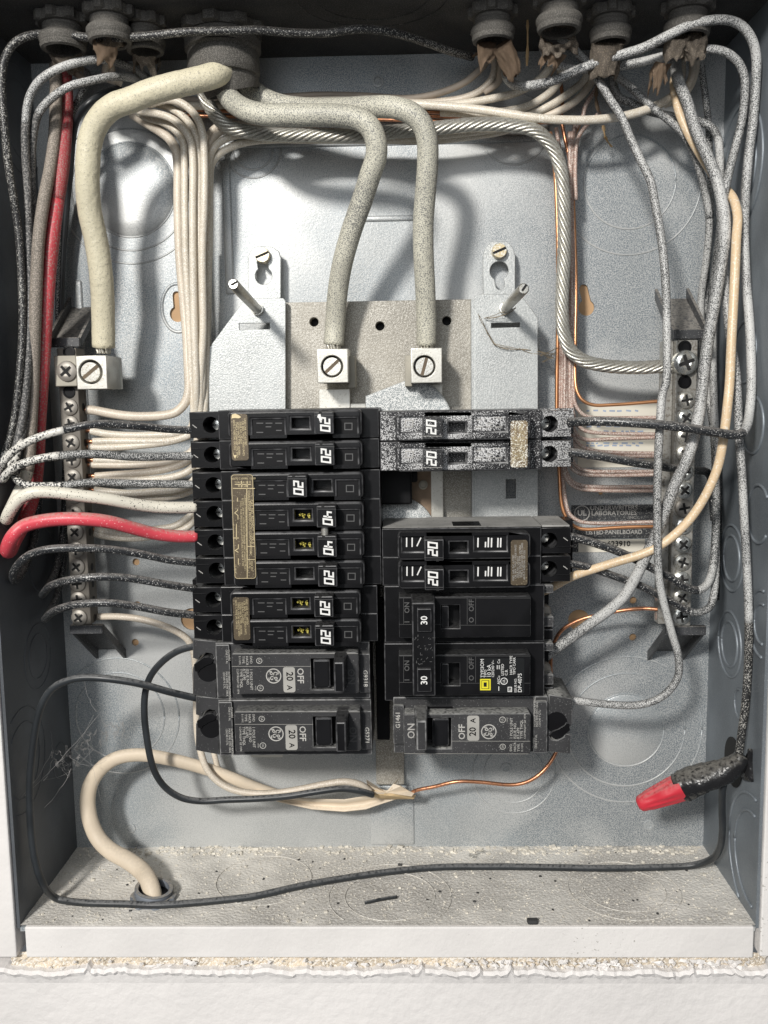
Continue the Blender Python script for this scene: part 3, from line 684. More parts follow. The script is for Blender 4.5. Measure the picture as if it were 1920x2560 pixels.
torn('torn_paper', [(1222, 112, 54), (1218, 140, 51), (1214, 172, 48)], 4.6, 'ragged brown paper at the end of the left cable in the top right group', M_kraft, 5, flare=.85, jag=7, spread=.8)
torn('torn_sheath', [(1252, 112, 55), (1272, 150, 52), (1290, 196, 49)], 4.6, 'brown sheath folded down to the right under the leftmost top right connector', M_kraft, 6, flare=.8, jag=5)
torn('torn_sheath', [(1398, 85, 62), (1396, 105, 59), (1398, 130, 56)], 7.6, 'wide split sheath under the second connector of the top right group', M_kraft_d, 7, flare=1.02, jag=5, spread=.9)
torn('torn_paper', [(1392, 120, 58), (1380, 150, 55), (1362, 185, 52)], 6.0, 'frayed paper strip trailing left below the second top right connector', M_kraft, 8, flare=.7, jag=7, spread=.6)
torn('torn_sheath', [(1518, 110, 54), (1512, 150, 51), (1508, 200, 48)], 6.6, 'straight dusty sheath under the third connector of the top right group', M_kraft_d, 9, flare=.9, jag=3)
torn('torn_sheath', [(1695, 90, 57), (1690, 120, 54), (1688, 158, 51)], 5.0, 'left one of two dusty sheaths under the corner connector at the top right', M_kraft_d, 10, flare=.95, jag=6)
torn('torn_sheath', [(1735, 90, 57), (1738, 120, 54), (1742, 160, 51)], 5.4, 'right one of two dusty sheaths under the corner connector at the top right', M_kraft_d, 11, flare=.9, jag=6, spread=.85)
torn('torn_paper', [(1660, 155, 48), (1645, 190, 45), (1640, 240, 42)], 3.6, 'ragged strip of tan paper hanging below the corner connector', M_kraft, 12, flare=1.0, jag=10, spread=.5)
# bushing in the floor
c = onplane(383, 2238, 2, 2); R = 47/5.3
BU = thing('floor_bushing', 'grey threaded conduit bushing in the dusty floor with the cream cable passing through', 'conduit bushing', (c[0], c[1], 0))
lathe('locknut', (c[0], c[1], 0), (0, 0, 1), [(R*1.26, 0), (R*1.26, 2.0), (R*1.1, 2.3)], M_fit_b, BU, n=48, notch=(6, 1.6), smooth=False)
lathe('threaded_ring', (c[0], c[1], 2.0), (.14, -.05, 1), [(R, 0), (R*1.03, 1), (R, 1.8), (R*1.03, 2.6), (R, 3.4), (R*1.03, 4.0), (R*.84, 4.1), (R*.84, 0)], M_fit_b, BU, n=40)
lathe('bore', (c[0], c[1], 2.6), (0, 0, 1), [(R*.83, 0), (R*.83, .1), (0, .1)], M_case_d, BU, n=24)
# ------------------------------------------------------------------ breakers
PX = 5.68   # photo pixels per mm at the breaker faces
GLY = {'2': [[(0, 1), (1, 1), (1, .5), (0, .5), (0, 0), (1, 0)]], '0': [[(0, 0), (1, 0), (1, 1), (0, 1), (0, 0)]], '4': [[(0, 1), (0, .5), (1, .5)], [(1, 1), (1, 0)]]}
def digits(s, cx, cz, hgt, wid, gap, h, stroke, rot=-90, slant=.14):
    st = []; tot = len(s)*wid+(len(s)-1)*gap
    for i, ch in enumerate(s):
        for g in GLY[ch]:
            pts = []
            for a, b in g:
                u = -tot/2+i*(wid+gap)+a*wid+slant*(b-.5)*hgt; v = (b-.5)*hgt
                pts.append((cx+v, cz-u) if rot == -90 else (cx-v, cz+u))
            if g[0] == g[-1]: pts[-1] = pts[0]
            st.append(pts)
    return ribbon_bm(st, stroke, h)
def hxz(px, py, h): p = P(px, py, h); return p[0], p[2]
def flat(name, x0, y0, x1, y1, h, m, parent, r=0, t=.25):
    rr = rect3(x0, y0, x1, y1, h)
    pts = rrect(*rr, r) if r else [(rr[0], rr[2]), (rr[1], rr[2]), (rr[1], rr[3]), (rr[0], rr[3])]
    return poly_obj(name, pts, [], h-t, h, m, parent, bev=0)
def rectpts(x0, y0, x1, y1, h, r=0):
    rr = rect3(x0, y0, x1, y1, h)
    return rrect(*rr, r) if r else [(rr[0], rr[2]), (rr[1], rr[2]), (rr[1], rr[3]), (rr[0], rr[3])]
def lines_text(lines, h, rot, sizes=None):
    return text_bm([(s, *hxz(x, y, h), h, size, rot, al) for (s, x, y, size, al) in lines])

def tandem_pole(root, rating='20', on=True, bright=False, grease=False, off_px=0, split=False):
    """one half-inch pole; reference position is the topmost pole of the left column"""
    C = M_case
    boxpx('case', 546, 1023, 947, 1096.5, 24, 60.5, C, root, bev=.35)
    c = hxz(527, 1062, 58)
    tb = poly_obj('terminal_block', rectpts(474, 1030, 549, 1095, 58), [circ(c[0], c[1], 4.0, 28)], 38, 58, C, root, bev=.3)
    boxpx('block_base', 475, 1031, 548, 1094, 24, 37.8, M_case_d, tb, bev=0)
    s = lathe('terminal_screw', (c[0]+1.3, -38, c[1]-.2), (0, -1, 0), [(3.2, 0), (3.2, 9), (2.5, 10.6), (0, 11)], M_screw_b, root, n=22)
    boxpx('cross_slot', 530, 1061, 541, 1064, 48.5, 49.2, M_dark, s, bev=0)
    boxpx('block_rib', 475, 1046, 507, 1048, 57.9, 58.35, M_case, tb, bev=0)
    prt('wire_mark', ribbon_bm([[hxz(481, 1062, 58.1), hxz(492, 1070, 58.1)]], .35, 58.1), M_ink_g, tb)
    slots = [rectpts(631, 1049, 710, 1089, 70), rectpts(729, 1045, 772, 1070, 70), rectpts(838, 1046, 892, 1088, 70)]
    if not on: slots[1] = rectpts(779, 1045, 823, 1070, 70)
    fc = poly_obj('face_cover', rectpts(569, 1025, 905, 1093, 70, 2.2), slots, 60, 70, C, root, bev=1.15, res=3)
    x0, x1 = (635, 704)
    boxpx('recess_panel', 629, 1047, 711, 1090, 61, 68.8, M_case_d, fc, bev=0)
    boxpx('recess_panel', 837, 1045, 893, 1089, 61, 68.6, M_case_d, fc, bev=0)
    ink = M_ink if bright else M_ink_d
    st = []
    for a, b_ in ((641, 658), (664, 681), (688, 705)): st.append([hxz(a, 1058, 69), hxz(b_, 1058, 69)])
    st += [[hxz(664, 1067, 69), hxz(678, 1067, 69)], [hxz(690, 1076, 69), hxz(704, 1076, 69)], [hxz(641, 1081, 69), hxz(658, 1081, 69)]]
    if bright: st = [[hxz(x, 1056, 69), hxz(x, y, 69)] for x, y in ((645, 1080), (652, 1080), (668, 1080), (676, 1081), (683, 1070), (702, 1080))]
    prt('embossed_off', ribbon_bm(st, .42 if not bright else .6, 68.95), ink, fc)
    st = [[hxz(862, 1058, 68.8), hxz(880, 1058, 68.8), hxz(880, 1074, 68.8), hxz(862, 1074, 68.8), hxz(862, 1058, 68.8)]]
    if bright: st = [[hxz(x, 1056, 69), hxz(x, 1080, 69)] for x in (868, 882)]+[[hxz(846, 1080, 69), hxz(856, 1058, 69)]]
    prt('embossed_on', ribbon_bm(st, .4 if not bright else .55, 68.75), ink, fc)
    if grease:
        b = bmesh.new(); rs = random.Random(4)
        for _ in range(26):
            p = P(rs.uniform(742, 770), rs.uniform(1057, 1068), 62.5+rs.random()*2); bmesh.ops.create_icosphere(b, subdivisions=1, radius=rs.uniform(.25, .6), matrix=Matrix.Translation(Vector(p)))
        o = link('grease', me_from(b, True), M_paste, root, P(750, 1060, 62))
    dx = 0 if on else -72
    hd = boxpx('switch_handle', 784+dx, 1029, 835+dx, 1086, 64, 77.5, M_hand, root, bev=.5, taper=.15)
    boxpx('handle_notch', 797+dx, 1028.6, 804+dx, 1035, 77.2, 77.56, M_dark, hd, bev=0)
    prt('handle_edge', ribbon_bm([[hxz(786+dx, 1038, 77.6), hxz(834+dx, 1038, 77.6)]], .2, 77.6), M_ink_d, hd)
    c = hxz(813+dx, 1061, 77.6)
    prt('rating_number', digits(rating, c[0], c[1], 3.7, 2.1, 1.15, 77.6, .74), M_ink, hd)
    return root
LIN_T = [("UND. LAB. INC. LISTED", 612, 1046, 1.15, 'LEFT'), ("CIR. BKR. TWO 1 POLE UNITS", 606.5, 1052, 1.15, 'LEFT'), ("ISSUE NO. LN-0237", 601, 1055, 1.15, 'LEFT'), ("LISTED HACR TYPE  LN-0256", 595.5, 1055, 1.15, 'LEFT'), ("TYPE A 120/240 VAC CTL SWD", 590, 1055, 1.15, 'LEFT'), ("60/75 C WIRE (AL OR CU)", 584.5, 1050, 1.15, 'LEFT')]
def tandem_label(root, m, ink, y0=1035, y1=1151):
    lb = flat('label', 578, y0, 620, y1, 70.35, m, root, r=1.2)
    prt('label_print', lines_text(LIN_T, 70.45, -90), ink, lb)
    return lb
def pole_set(name, label, n_pitch, spec, anchor, group=None):
    """spec: list of dicts for tandem_pole; the poles hang below one another by n_pitch mm"""
    t = thing(name, label, 'circuit breaker', P(711, 1060, 24), group)
    for i, s in enumerate(spec):
        sub = thing('tmp', None, None, P(711, 1060, 24)); tandem_pole(sub, **s)
        for ch in list(sub.children):
            loc = ch.location.copy(); ch.parent = t; ch.location = loc+Vector((0, 0, -n_pitch*i*S))
        bpy.data.objects.remove(sub)
    return t
PITCH_MM = P(711, 1022, 60)[2]-P(711, 1097.5, 60)[2]
def place(t, px, py, h=60, ref=(711, 1060), rot=False):
    """move a finished breaker so that its reference pole centre lands at px,py"""
    a = P(ref[0], ref[1], h); b = P(px, py, h)
    if rot: t.rotation_euler = (0, math.pi, 0)
    if rot:
        o = P(ref[0], ref[1], 24); t.location = Vector((b[0]+(a[0]-o[0]), -24, b[2]+(a[2]-o[2])))*S
    else: t.location = t.location+Vector(b-a)*S
GB = 'black circuit breakers in two columns'
b1 = pole_set('circuit_breaker', 'glossy black twin breaker with torn gold label at the top of the left column', PITCH_MM, [dict(rating='20'), dict(rating='20')], None, GB)
tandem_label(b1, M_lbl, M_gold)
fr = [(580, 1036), (588, 1034), (597, 1038), (603, 1043), (597, 1046), (588, 1045), (579, 1046)]
poly_obj('torn_label_edge', pxpoly(fr, 70.6)[::-1], [], 70.4, 70.7, M_gold, b1)
poly_obj('torn_label_edge', pxpoly([(580, 1112), (584, 1140), (588, 1147), (592, 1137), (585, 1138), (582, 1125)], 70.6)[::-1], [], 70.4, 70.7, M_gold, b1)
c = hxz(800, 1042, 77.7); poly_obj('paint_chip', pxpoly([(795, 1036), (801, 1035), (803, 1044), (806, 1050), (799, 1053), (797, 1046), (793, 1043)], 77.75)[::-1], [], 77.6, 77.75, M_ink, b1)
b2 = pole_set('circuit_breaker', 'four handle black breaker with long gold printed label in the left column', PITCH_MM*.975, [dict(rating='20', on=False), dict(rating='40', grease=True), dict(rating='40', grease=True), dict(rating='20')], None, GB)
place(b2, 716, 1212)
# long label, authored where it stands
lb = flat('label', 582, 1186, 636, 1447, 70.35, M_lbl, b2, r=1.3)
K = [[(582, 1221), (637, 1221)], [(587, 1211), (627, 1211)], [(604, 1202), (604, 1218)], [(618, 1202), (618, 1218)], [(617, 1221), (618, 1446)], [(618, 1366), (637, 1366)], [(618, 1399), (637, 1399)], [(594, 1244), (594, 1254)], [(594, 1272), (594, 1276), (587, 1282), (595, 1289), (595, 1299)], [(591, 1310), (591, 1349)], [(583, 1345), (597, 1345)], [(596, 1361), (596, 1371), (588, 1376), (596, 1381)], [(596, 1396), (596, 1412)]]
prt('label_rules', ribbon_bm([[hxz(x, y, 70.45) for x, y in s] for s in K], .32, 70.45), M_gold, lb)
fm = rectpts(583, 1187, 635.5, 1446, 70.45, 1.2); fm = fm+[fm[0]]
prt('label_border', ribbon_bm([fm], .22, 70.43), M_gold, lb)
prt('label_print', lines_text([("CAT. NO. A22040CT  TYPE A", 629, 1249, 1.55, 'LEFT'), ("CHALLENGER PRODUCTS CORPORATION", 622, 1226, 1.5, 'LEFT'), ("CURRENT INTERRUPTING RATING MAX RMS SYM AMP 10,000 120/240 VAC", 612.5, 1238, 1.05, 'LEFT'), ("X UND. LAB. INC. LISTED CIRCUIT BREAKER ONE 2 POLE UNIT PLUS", 607, 1245, 1.05, 'LEFT'), ("TWO 1 POLE UNITS ISSUE NO. LP-3179 CLASS CTL HACR TYPE", 601.5, 1252, 1.05, 'LEFT'), ("40 C", 626, 1376, 1.2, 'LEFT'), ("FOR CU", 629, 1403, 1.2, 'LEFT'), ("OR AL", 624, 1403, 1.2, 'LEFT'), ("12-10 A", 588, 1411, 1.2, 'LEFT')], 70.46, -90), M_gold, lb)
prt('label_table', lines_text([("60/75 C WIRE  12-10", 609, 1196.5, 1.2, 'CENTER'), ("TORQUE 20 25", 607, 1206, 1.1, 'CENTER'), ("40 45 LBS", 607, 1215, 1.1, 'CENTER')], 70.46, 0), M_gold, lb)
p = P(811, 1328, 76); lathe('handle_tie', (p[0], -74, p[2]+1.6), (0, 0, -1), [(1.6, 0), (1.6, 3.6)], M_screw, b2, n=14)
b3 = pole_set('circuit_breaker', 'twin breaker with whole bronze label, just above the two grey left breakers', PITCH_MM*.965, [dict(rating='20', grease=True), dict(rating='20', grease=True)], None, GB)
tandem_label(b3, M_lbl, M_gold, 1042, 1154); place(b3, 713, 1500)
SW = {'black_case': M_cases, 'black_recess': M_cases, 'black_handle': M_cases_l, 'bronze_label': M_lbl_s, 'dim_emboss': M_ink_g}
b4 = copy_tree(b1, None, None, SW); b4['label'] = 'twin breaker thickly spattered with white paint, top of the right column'
for ch in list(b4.children):
    if ch.name.startswith(('torn_label_edge', 'paint_chip')): bpy.data.objects.remove(ch)
for ch in b4.children:
    if ch.name.startswith('terminal_block'): ch.material_slots[0].material = M_cases_h
place(b4, 1187, 1138, rot=True)
b5 = pole_set('circuit_breaker', 'clean twin breaker below the empty slot in the right column, dusty top side', PITCH_MM*.97, [dict(rating='20', bright=True), dict(rating='20', bright=True)], None, GB)
tandem_label(b5, M_lbl, M_ink_g)
M_dtop = mat('settled_dust', (.36, .355, .34), .9, 0, .15, 60, sp=((.12, .12, .12), .7, 300, .08), bump=.4)
hh0, hh1 = P(711, 1097.2, 60)[2], 0
zb = P(711, 1060, 24)[2]-0
bot = P(711, 1096.5+75*.97*1.0, 60.5)[2]-.35
r = rect3(548, 1096, 946, 1097, 60); box('dust_layer', (r[0], r[1], bot-.16, bot-.02), 24.5, 60, M_dtop, b5, bev=0)
r = rect3(700, 1096, 770, 1097, 55); box('side_recess', (r[0], r[1], bot-.2, bot-.17), 42, 57, M_case_d, b5, bev=0)
r = rect3(478, 1096, 546, 1097, 58); box('dust_layer', (r[0], r[1], bot-.1, bot+.6), 24.5, 57.5, M_dtop, b5, bev=0)
place(b5, 1189, 1426, rot=True)

# --- one inch moulded breakers with a round monogram
def ring_stroke(cx, cz, r, n=36, a0=0, a1=360): return [(cx+r*math.cos(math.radians(a0+(a1-a0)*i/n)), cz+r*math.sin(math.radians(a0+(a1-a0)*i/n))) for i in range(n+1)]
def monogram(cx, cz, R, h, m, parent, rot=-90):
    st = ring_stroke(cx, cz, R*.92); st[-1] = st[0]
    prt('monogram_ring', ribbon_bm([st], R*.13, h), m, parent)
    def T(a, b):  # reading frame -> world
        a *= R; b *= R
        return (cx+b, cz-a) if rot == -90 else (cx-b, cz+a)
    S_ = []
    G = [(-.12, .30), (-.22, .46), (-.42, .42), (-.48, .2), (-.36, .02), (-.16, .06), (-.10, .26), (-.16, -.1), (-.24, -.38), (-.42, -.42), (-.5, -.3), (-.38, -.16), (-.1, -.1)]
    E = [(.02, -.02), (.22, .04), (.4, .2), (.42, .38), (.28, .46), (.16, .34), (.2, .14), (.12, .0), (.06, -.18), (.14, -.36), (.32, -.4), (.48, -.26), (.44, -.12), (.34, -.16)]
    for st in (G, E):
        q = crom([(a, b, 0) for a, b in st], 4); S_.append([T(p[0], p[1]) for p in q])
    for k in range(4):
        a = math.radians(90*k+20); S_.append([T(.62*math.cos(a), .62*math.sin(a)), T(.74*math.cos(a+.22), .74*math.sin(a+.22)), T(.78*math.cos(a+.5), .78*math.sin(a+.5))])
    b = ribbon_bm(S_, R*.10, h+.02); prt('monogram_script', b, m, parent)
def ul_mark(px, py, r, h, m, parent, txt='UL', rot=-90, size=None, listed=True):
    c = hxz(px, py, h); st = ring_stroke(c[0], c[1], r, 20); st[-1] = st[0]
    prt('mark_ring', ribbon_bm([st], r*.2, h), m, parent)
    L = [(txt, c[0], c[1], h+.01, size or r*1.25, rot, 'CENTER')]
    if listed: L.append(('LISTED', c[0]-r*1.6, c[1], h, r*.55, rot, 'CENTER'))
    prt('mark_letters', text_bm(L), m, parent)
def thql(serial, issue, label, dusty=False, smask=True):
    C = M_caseg_d if dusty else M_caseg
    t = thing('circuit_breaker', label, 'circuit breaker', P(704, 1677, 24), GB)
    boxpx('case', 540, 1606, 925, 1747, 24, 61.5, C, t, bev=.5)
    fc = poly_obj('face_cover', rectpts(580, 1632, 897, 1735, 70, 1.0), [rectpts(777.5, 1646, 862, 1724, 70)], 61, 70, C, t, bev=.6, res=2)
    boxpx('switch_pit', 776, 1645, 863, 1725, 61.2, 63, M_case_d, fc, bev=0)
    # stepped terminal end with a bite for the screw
    o = pxpoly([(482, 1598), (541, 1604), (541, 1747), (482, 1736), (482, 1668), (500, 1660), (526, 1654), (536, 1644), (530, 1634), (516, 1632), (500, 1640), (496, 1650), (482, 1645)], 60)
    poly_obj('terminal_block', o[::-1], [], 28, 60, C, t, bev=.4)
    hook = pxpoly([(486, 1660), (512, 1641), (526, 1640), (534, 1648), (530, 1657), (516, 1662), (500, 1672), (496, 1679), (489, 1676)], 60)
    poly_obj('clamp_hook', hook[::-1], [], 40, 61.2, M_case, t, bev=.1)
    c = P(528, 1676, 58); lathe('terminal_screw', (c[0], -50, c[2]), (0, -1, 0), [(4.2, 0), (4.2, 4), (3.4, 5.2), (0, 5.2)], M_screw_b, t, n=22)
    c = P(519, 1679, 60.6); lathe('screw_opening', (c[0], -60, c[2]), (0, -1, 0), [(5.0, 0), (5.0, .25), (0, .25)], M_case_d, t, n=24)
    boxpx('end_step', 541, 1612, 575, 1742, 60, 63.5, C, t, bev=.4)
    boxpx('end_step', 898, 1635, 925, 1732, 61, 63.5, C, t, bev=.3)
    boxpx('rocker', 783, 1647.5, 826, 1722, 62.5, 69.2, M_hand, t, bev=1.2, seg=3)
    hd = boxpx('switch_handle', 829, 1650, 866, 1737, 64, 83, M_caseg if dusty else M_hand, t, bev=.7, taper=1.0)
    # print
    J = M_ink_s; h = 70.08
    prt('embossed_line', ribbon_bm([[hxz(580, 1666, h), hxz(777, 1666, h)], [hxz(583, 1634, h), hxz(895, 1634, h)]], .16, h), M_badge, fc)
    c = hxz(684, 1690, h); monogram(c[0], c[1], 3.55, h, J, fc)
    bd = flat('rating_badge', 708, 1668, 738, 1731, 70.3, M_badge, fc, r=1.1)
    prt('rating_number', lines_text([("20", 723.5, 1691, 4.3, 'CENTER'), ("A", 723.5, 1719, 3.3, 'CENTER')], 70.38, -90), M_case, bd)
    prt('off_letters', lines_text([("OFF", 750, 1670, 4.1, 'LEFT')], h, -90), J, fc)
    prt('on_letters', lines_text([("ON", 877, 1672, 4.6, 'LEFT')], h, -90), M_ink_d, fc)
    prt('serial_number', lines_text([(serial, 913, 1696, 2.9, 'CENTER')], 63.6, -90), J, t)
    prt('fine_print', lines_text([("SWD", 627, 1640, 1.6, 'LEFT'), ("HACR", 617, 1640, 1.6, 'LEFT'), ("TYPE", 607.5, 1640, 1.6, 'LEFT'), ("E-11592", 599, 1640, 1.2, 'LEFT'), ("1 POLE UNIT", 627, 1672, 1.75, 'LEFT'), ("ISSUE NO", 618, 1672, 1.75, 'LEFT'), (issue, 610, 1672, 1.75, 'LEFT'), ("TYPE THQL", 602, 1672, 1.75, 'LEFT'), ("COPYRIGHT GE 1974", 593.5, 1672, 1.25, 'LEFT')], h, -90), J, fc)
    prt('terminal_print', lines_text([("CU WIRE", 572, 1624, 1.3, 'LEFT'), ("ONE 0 V AL", 566, 1624, 1.3, 'LEFT'), ("INTERRUPTING RATING", 572, 1679, 1.3, 'LEFT'), ("MAX RMS SYM 10KA", 566, 1679, 1.3, 'LEFT'), ("120/240 V CTL", 559.5, 1679, 1.3, 'LEFT')], 63.6, -90), J, t)
    ul_mark(648, 1652, 1.25, h, J, fc, 'SA', listed=False, size=1.5)
    ul_mark(651, 1720, 1.35, h, J, fc, 'UL', size=1.4)
    return t
b6 = thql('G9318', 'RT-690', 'dusty grey black breaker numbered G9318, upper of two at the left column foot')
b7 = thql('G5271', 'RT-692', 'dusty grey black breaker numbered G5271 at the bottom of the left column')
def place2(t, px, py, ref, h=70, rot=False):
    a = P(*ref, h); b = P(px, py, h)
    if not rot: t.location = t.location+Vector(b-a)*S
    else:
        off = Vector(a)-Vector(P(704, 1677, 24)); off = Vector((-off.x, 0, -off.z)); t.rotation_euler = (0, math.pi, 0)
        t.location = Vector((b[0]-off.x, -24, b[2]-off.z))*S
place2(b7, 690, 1834.5, (684, 1690))
b8 = thql('G1461', 'RT-699', 'dust coated breaker numbered G1461 at the bottom of the right column', dusty=True)
place2(b8, 1222, 1829, (684, 1690), rot=True)
for ch in [c for f in b8.children for c in f.children]:
    if ch.name.startswith('on_letters'): ch.material_slots[0].link = 'OBJECT'; ch.material_slots[0].material = M_ink_g

for ch in b8.children:
    if ch.name.startswith('switch_handle'): ch.location.z -= 6.2*S
# --- two pole breaker with tied handles (built where it stands, right column)
t = thing('circuit_breaker', 'wide black breaker in the right column, two tied handles marked 30', 'circuit breaker', P(1160, 1607, 24), GB)
boxpx('case', 961, 1463, 1361, 1605.5, 24, 61, M_case, t, bev=.5); boxpx('case', 961, 1607, 1361, 1751, 24, 61, M_case, t, bev=.5)
F1 = poly_obj('face_cover', rectpts(997, 1491, 1327, 1594, 69.5, .8), [rectpts(1103, 1513, 1149, 1571, 69.5)], 60.5, 69.5, M_case, t, bev=.5, res=2)
F2 = poly_obj('face_cover', rectpts(997, 1636, 1326, 1739, 69.5, .8), [rectpts(1103, 1658, 1149, 1714, 69.5)], 60.5, 69.5, M_case, t, bev=.5, res=2)
for F_, y0 in ((F1, 1491), (F2, 1636)):
    h = 69.58
    K = [[(1009, y0+4), (1009, y0+70)], [(998, y0+70), (1103, y0+70)], [(1148, y0+72), (1326, y0+72)], [(1168, y0+4), (1168, y0+70)], [(1189, y0+4), (1189, y0+70)], [(998, y0+4), (1326, y0+4)]]
    prt('embossed_line', ribbon_bm([[hxz(x, y, h) for x, y in s] for s in K], .15, h), M_ink_d, F_)
    prt('embossed_letters', lines_text([("ON", 1018, y0+42, 3.2, 'LEFT'), ("I", 1018, y0+66, 3.2, 'LEFT'), ("OFF", 1179, y0+38, 3.2, 'LEFT'), ("O", 1179, y0+66, 3.2, 'LEFT')], h, 90), M_ink_d, F_)
    boxpx('slot_ramp', 1104, y0+23, 1122, y0+78, 61, 67.5, M_hand, F_, bev=.4)
tie = boxpx('handle_tie', 1029, 1505, 1090, 1742, 66, 83, M_hand, t, bev=.6, taper=.3)
for y0, y1 in ((1522, 1580), (1672, 1730)):
    hb_ = boxpx('switch_handle', 1043, y0, 1079, y1, 82.5, 84.7, M_case, tie, bev=.4)
    prt('rating_number', lines_text([("30", 1061, (y0+y1)/2, 4.0, 'CENTER')], 84.78, 90), M_ink, hb_)
rs = random.Random(8); b = bmesh.new()
for k in range(34):
    x = rs.uniform(1034, 1082); y = rs.uniform(1590, 1662); p = hxz(x, y, 83.1); a = rs.choice([0, 1.57, .9]); L_ = rs.uniform(.4, 1.3)
    ribbon_bm([[p, (p[0]+L_*math.cos(a), p[1]+L_*math.sin(a))]], .22, 83.06+k*.002, b)
prt('raised_marks', b, M_ink_d, tie)
lb = flat('label', 1199, 1646, 1311, 1733, 69.85, M_lblk, F2, r=.8)
sq = [hxz(1202, 1699, 69.95), hxz(1225, 1699, 69.95), hxz(1225, 1724, 69.95), hxz(1202, 1724, 69.95)]
prt('square_emblem', ribbon_bm([sq+[sq[0]]], .62, 69.95), M_yel, lb)
sq = [hxz(1207, 1704, 69.97), hxz(1219, 1704, 69.97), hxz(1219, 1719, 69.97), hxz(1207, 1719, 69.97)]
prt('square_letter', ribbon_bm([sq+[sq[0]]], .75, 69.97), M_yel, lb)
prt('label_print', lines_text([("TYPE", 1206, 1694, 2.0, 'LEFT'), ("HOM", 1206, 1676, 2.3, 'LEFT'), ("TIPO", 1213.5, 1694, 1.7, 'LEFT'), ("10 kA", 1223, 1694, 2.5, 'LEFT'), ("120/240 V~", 1232.5, 1694, 1.7, 'LEFT'), ("Al/Cu", 1247, 1711, 1.7, 'LEFT'), ("Cu", 1247, 1659, 1.7, 'LEFT'), ("LISTED", 1256.5, 1689, 1.8, 'LEFT'), ("C.B.", 1266, 1689, 1.7, 'LEFT'), ("HACR TYPE", 1278, 1687, 1.7, 'LEFT'), ("TIPO CARR", 1286, 1687, 1.6, 'LEFT'), ("ISSUE NO.", 1289, 1731, 1.5, 'LEFT'), ("DP-4075", 1300, 1731, 2.5, 'LEFT'), ("62", 1275, 1728, 1.3, 'LEFT')], 69.96, 90), M_ink, lb)
ul_mark(1260, 1703, 1.5, 69.96, M_ink, lb, 'UL', rot=90, size=1.7, listed=False)
bx = [hxz(x, y, 69.96) for x, y in ((1270, 1729), (1279, 1729), (1279, 1718), (1270, 1718))]
wp = [[hxz(x, y, 69.96) for x, y in q] for q in ([(1247, 1727), (1247, 1716)], [(1243, 1673), (1243, 1663)], [(1248, 1673), (1248, 1663)])]
prt('wire_symbols', ribbon_bm([bx+[bx[0]]]+wp, .3, 69.95), M_ink, lb)
for y0 in (1463, 1608):
    for (x0_, ya, x1_, yb, h0, h1, m_) in ((1356, 0, 1384, 20, 40, 57, M_caseg_d), (1340, 55, 1358, 92, 45, 58, M_case_d), (1356, 78, 1384, 104, 36, 54, M_caseg_d), (1356, 110, 1384, 140, 34, 50, M_case), (1356, 20, 1372, 78, 30, 44, M_case_d)):
        boxpx('terminal_block', x0_, y0+ya, x1_, y0+yb, h0, h1, m_, t, bev=.5)
    c = P(1362, y0+66, 48); lathe('terminal_screw', (c[0], -44, c[2]), (0, -1, 0), [(3.2, 0), (3.2, 3), (2.6, 4), (0, 4)], M_screw_d, t, n=18)
# ------------------------------------------------------------------ thick service cables
wire('service_cable', [(588, 110, 38), (584, 145, 41), (566, 172, 47), (535, 188, 53), (480, 203, 56), (424, 216, 58), (370, 232, 58), (328, 250, 57), (285, 265, 56), (250, 296, 54), (227, 345, 52), (219, 424, 50), (223, 519, 46), (243, 615, 42), (255, 711, 39), (258, 800, 35), (259, 868, 33)], 5.35, M_cream, 'plain cream service cable curving from the large connector down to the left bar lug', 'thick cable', 'cream service cables', n=24, wob=.012)
wire('service_cable', [(560, 120, 36), (556, 170, 38), (560, 215, 42), (578, 250, 46), (620, 277, 52), (670, 287, 55), (717, 287, 57), (775, 288, 58), (833, 288, 59), (891, 296, 60), (925, 318, 60), (940, 355, 59), (940, 393, 57), (926, 436, 54), (906, 499, 50), (879, 576, 45), (857, 654, 40), (844, 731, 35), (838, 808, 31), (834, 862, 31)], 4.75, M_cream_s, 'speckled grey cream service cable ending in the left one of the two centre lugs', 'thick cable', 'cream service cables', n=22)
wire('service_cable', [(600, 130, 36), (604, 175, 34), (620, 212, 32), (650, 240, 31), (700, 262, 34), (780, 272, 38), (860, 271, 44), (920, 268, 49), (979, 268, 54), (1026, 282, 56), (1055, 310, 56), (1068, 350, 55), (1069, 410, 53), (1064, 478, 50), (1058, 560, 46), (1059, 640, 42), (1063, 720, 38), (1066, 800, 33), (1066, 862, 31)], 4.7, M_cream_s, 'speckled grey cream service cable ending in the right one of the two centre lugs', 'thick cable', 'cream service cables', n=22)
for x, y, lab in ((259, 874, 33), (834, 864, 31), (1066, 864, 31)):
    p0 = P(x, y-14, lab); p1 = P(x, y+10, lab)
    t = thing('stripped_cable_end', {259: 'bare frayed strands entering the lug on the left bar', 834: 'bare frayed strands entering the left centre lug', 1066: 'bare frayed strands entering the right centre lug'}[x], 'wire strands', tuple(p1))
    for k in range(11):
        a = 2*math.pi*k/11; rr = 3.3
        q0 = p0+np.array([rr*math.cos(a), rr*math.sin(a), 0]); q1 = p1+np.array([rr*.8*math.cos(a+.5), rr*.8*math.sin(a+.5), 0])
        tube('strand', [q0, (q0+q1)/2+np.array([.2*math.sin(k*3), -.2, 0]), q1], .75, M_strand, t, n=6, clamp=False)
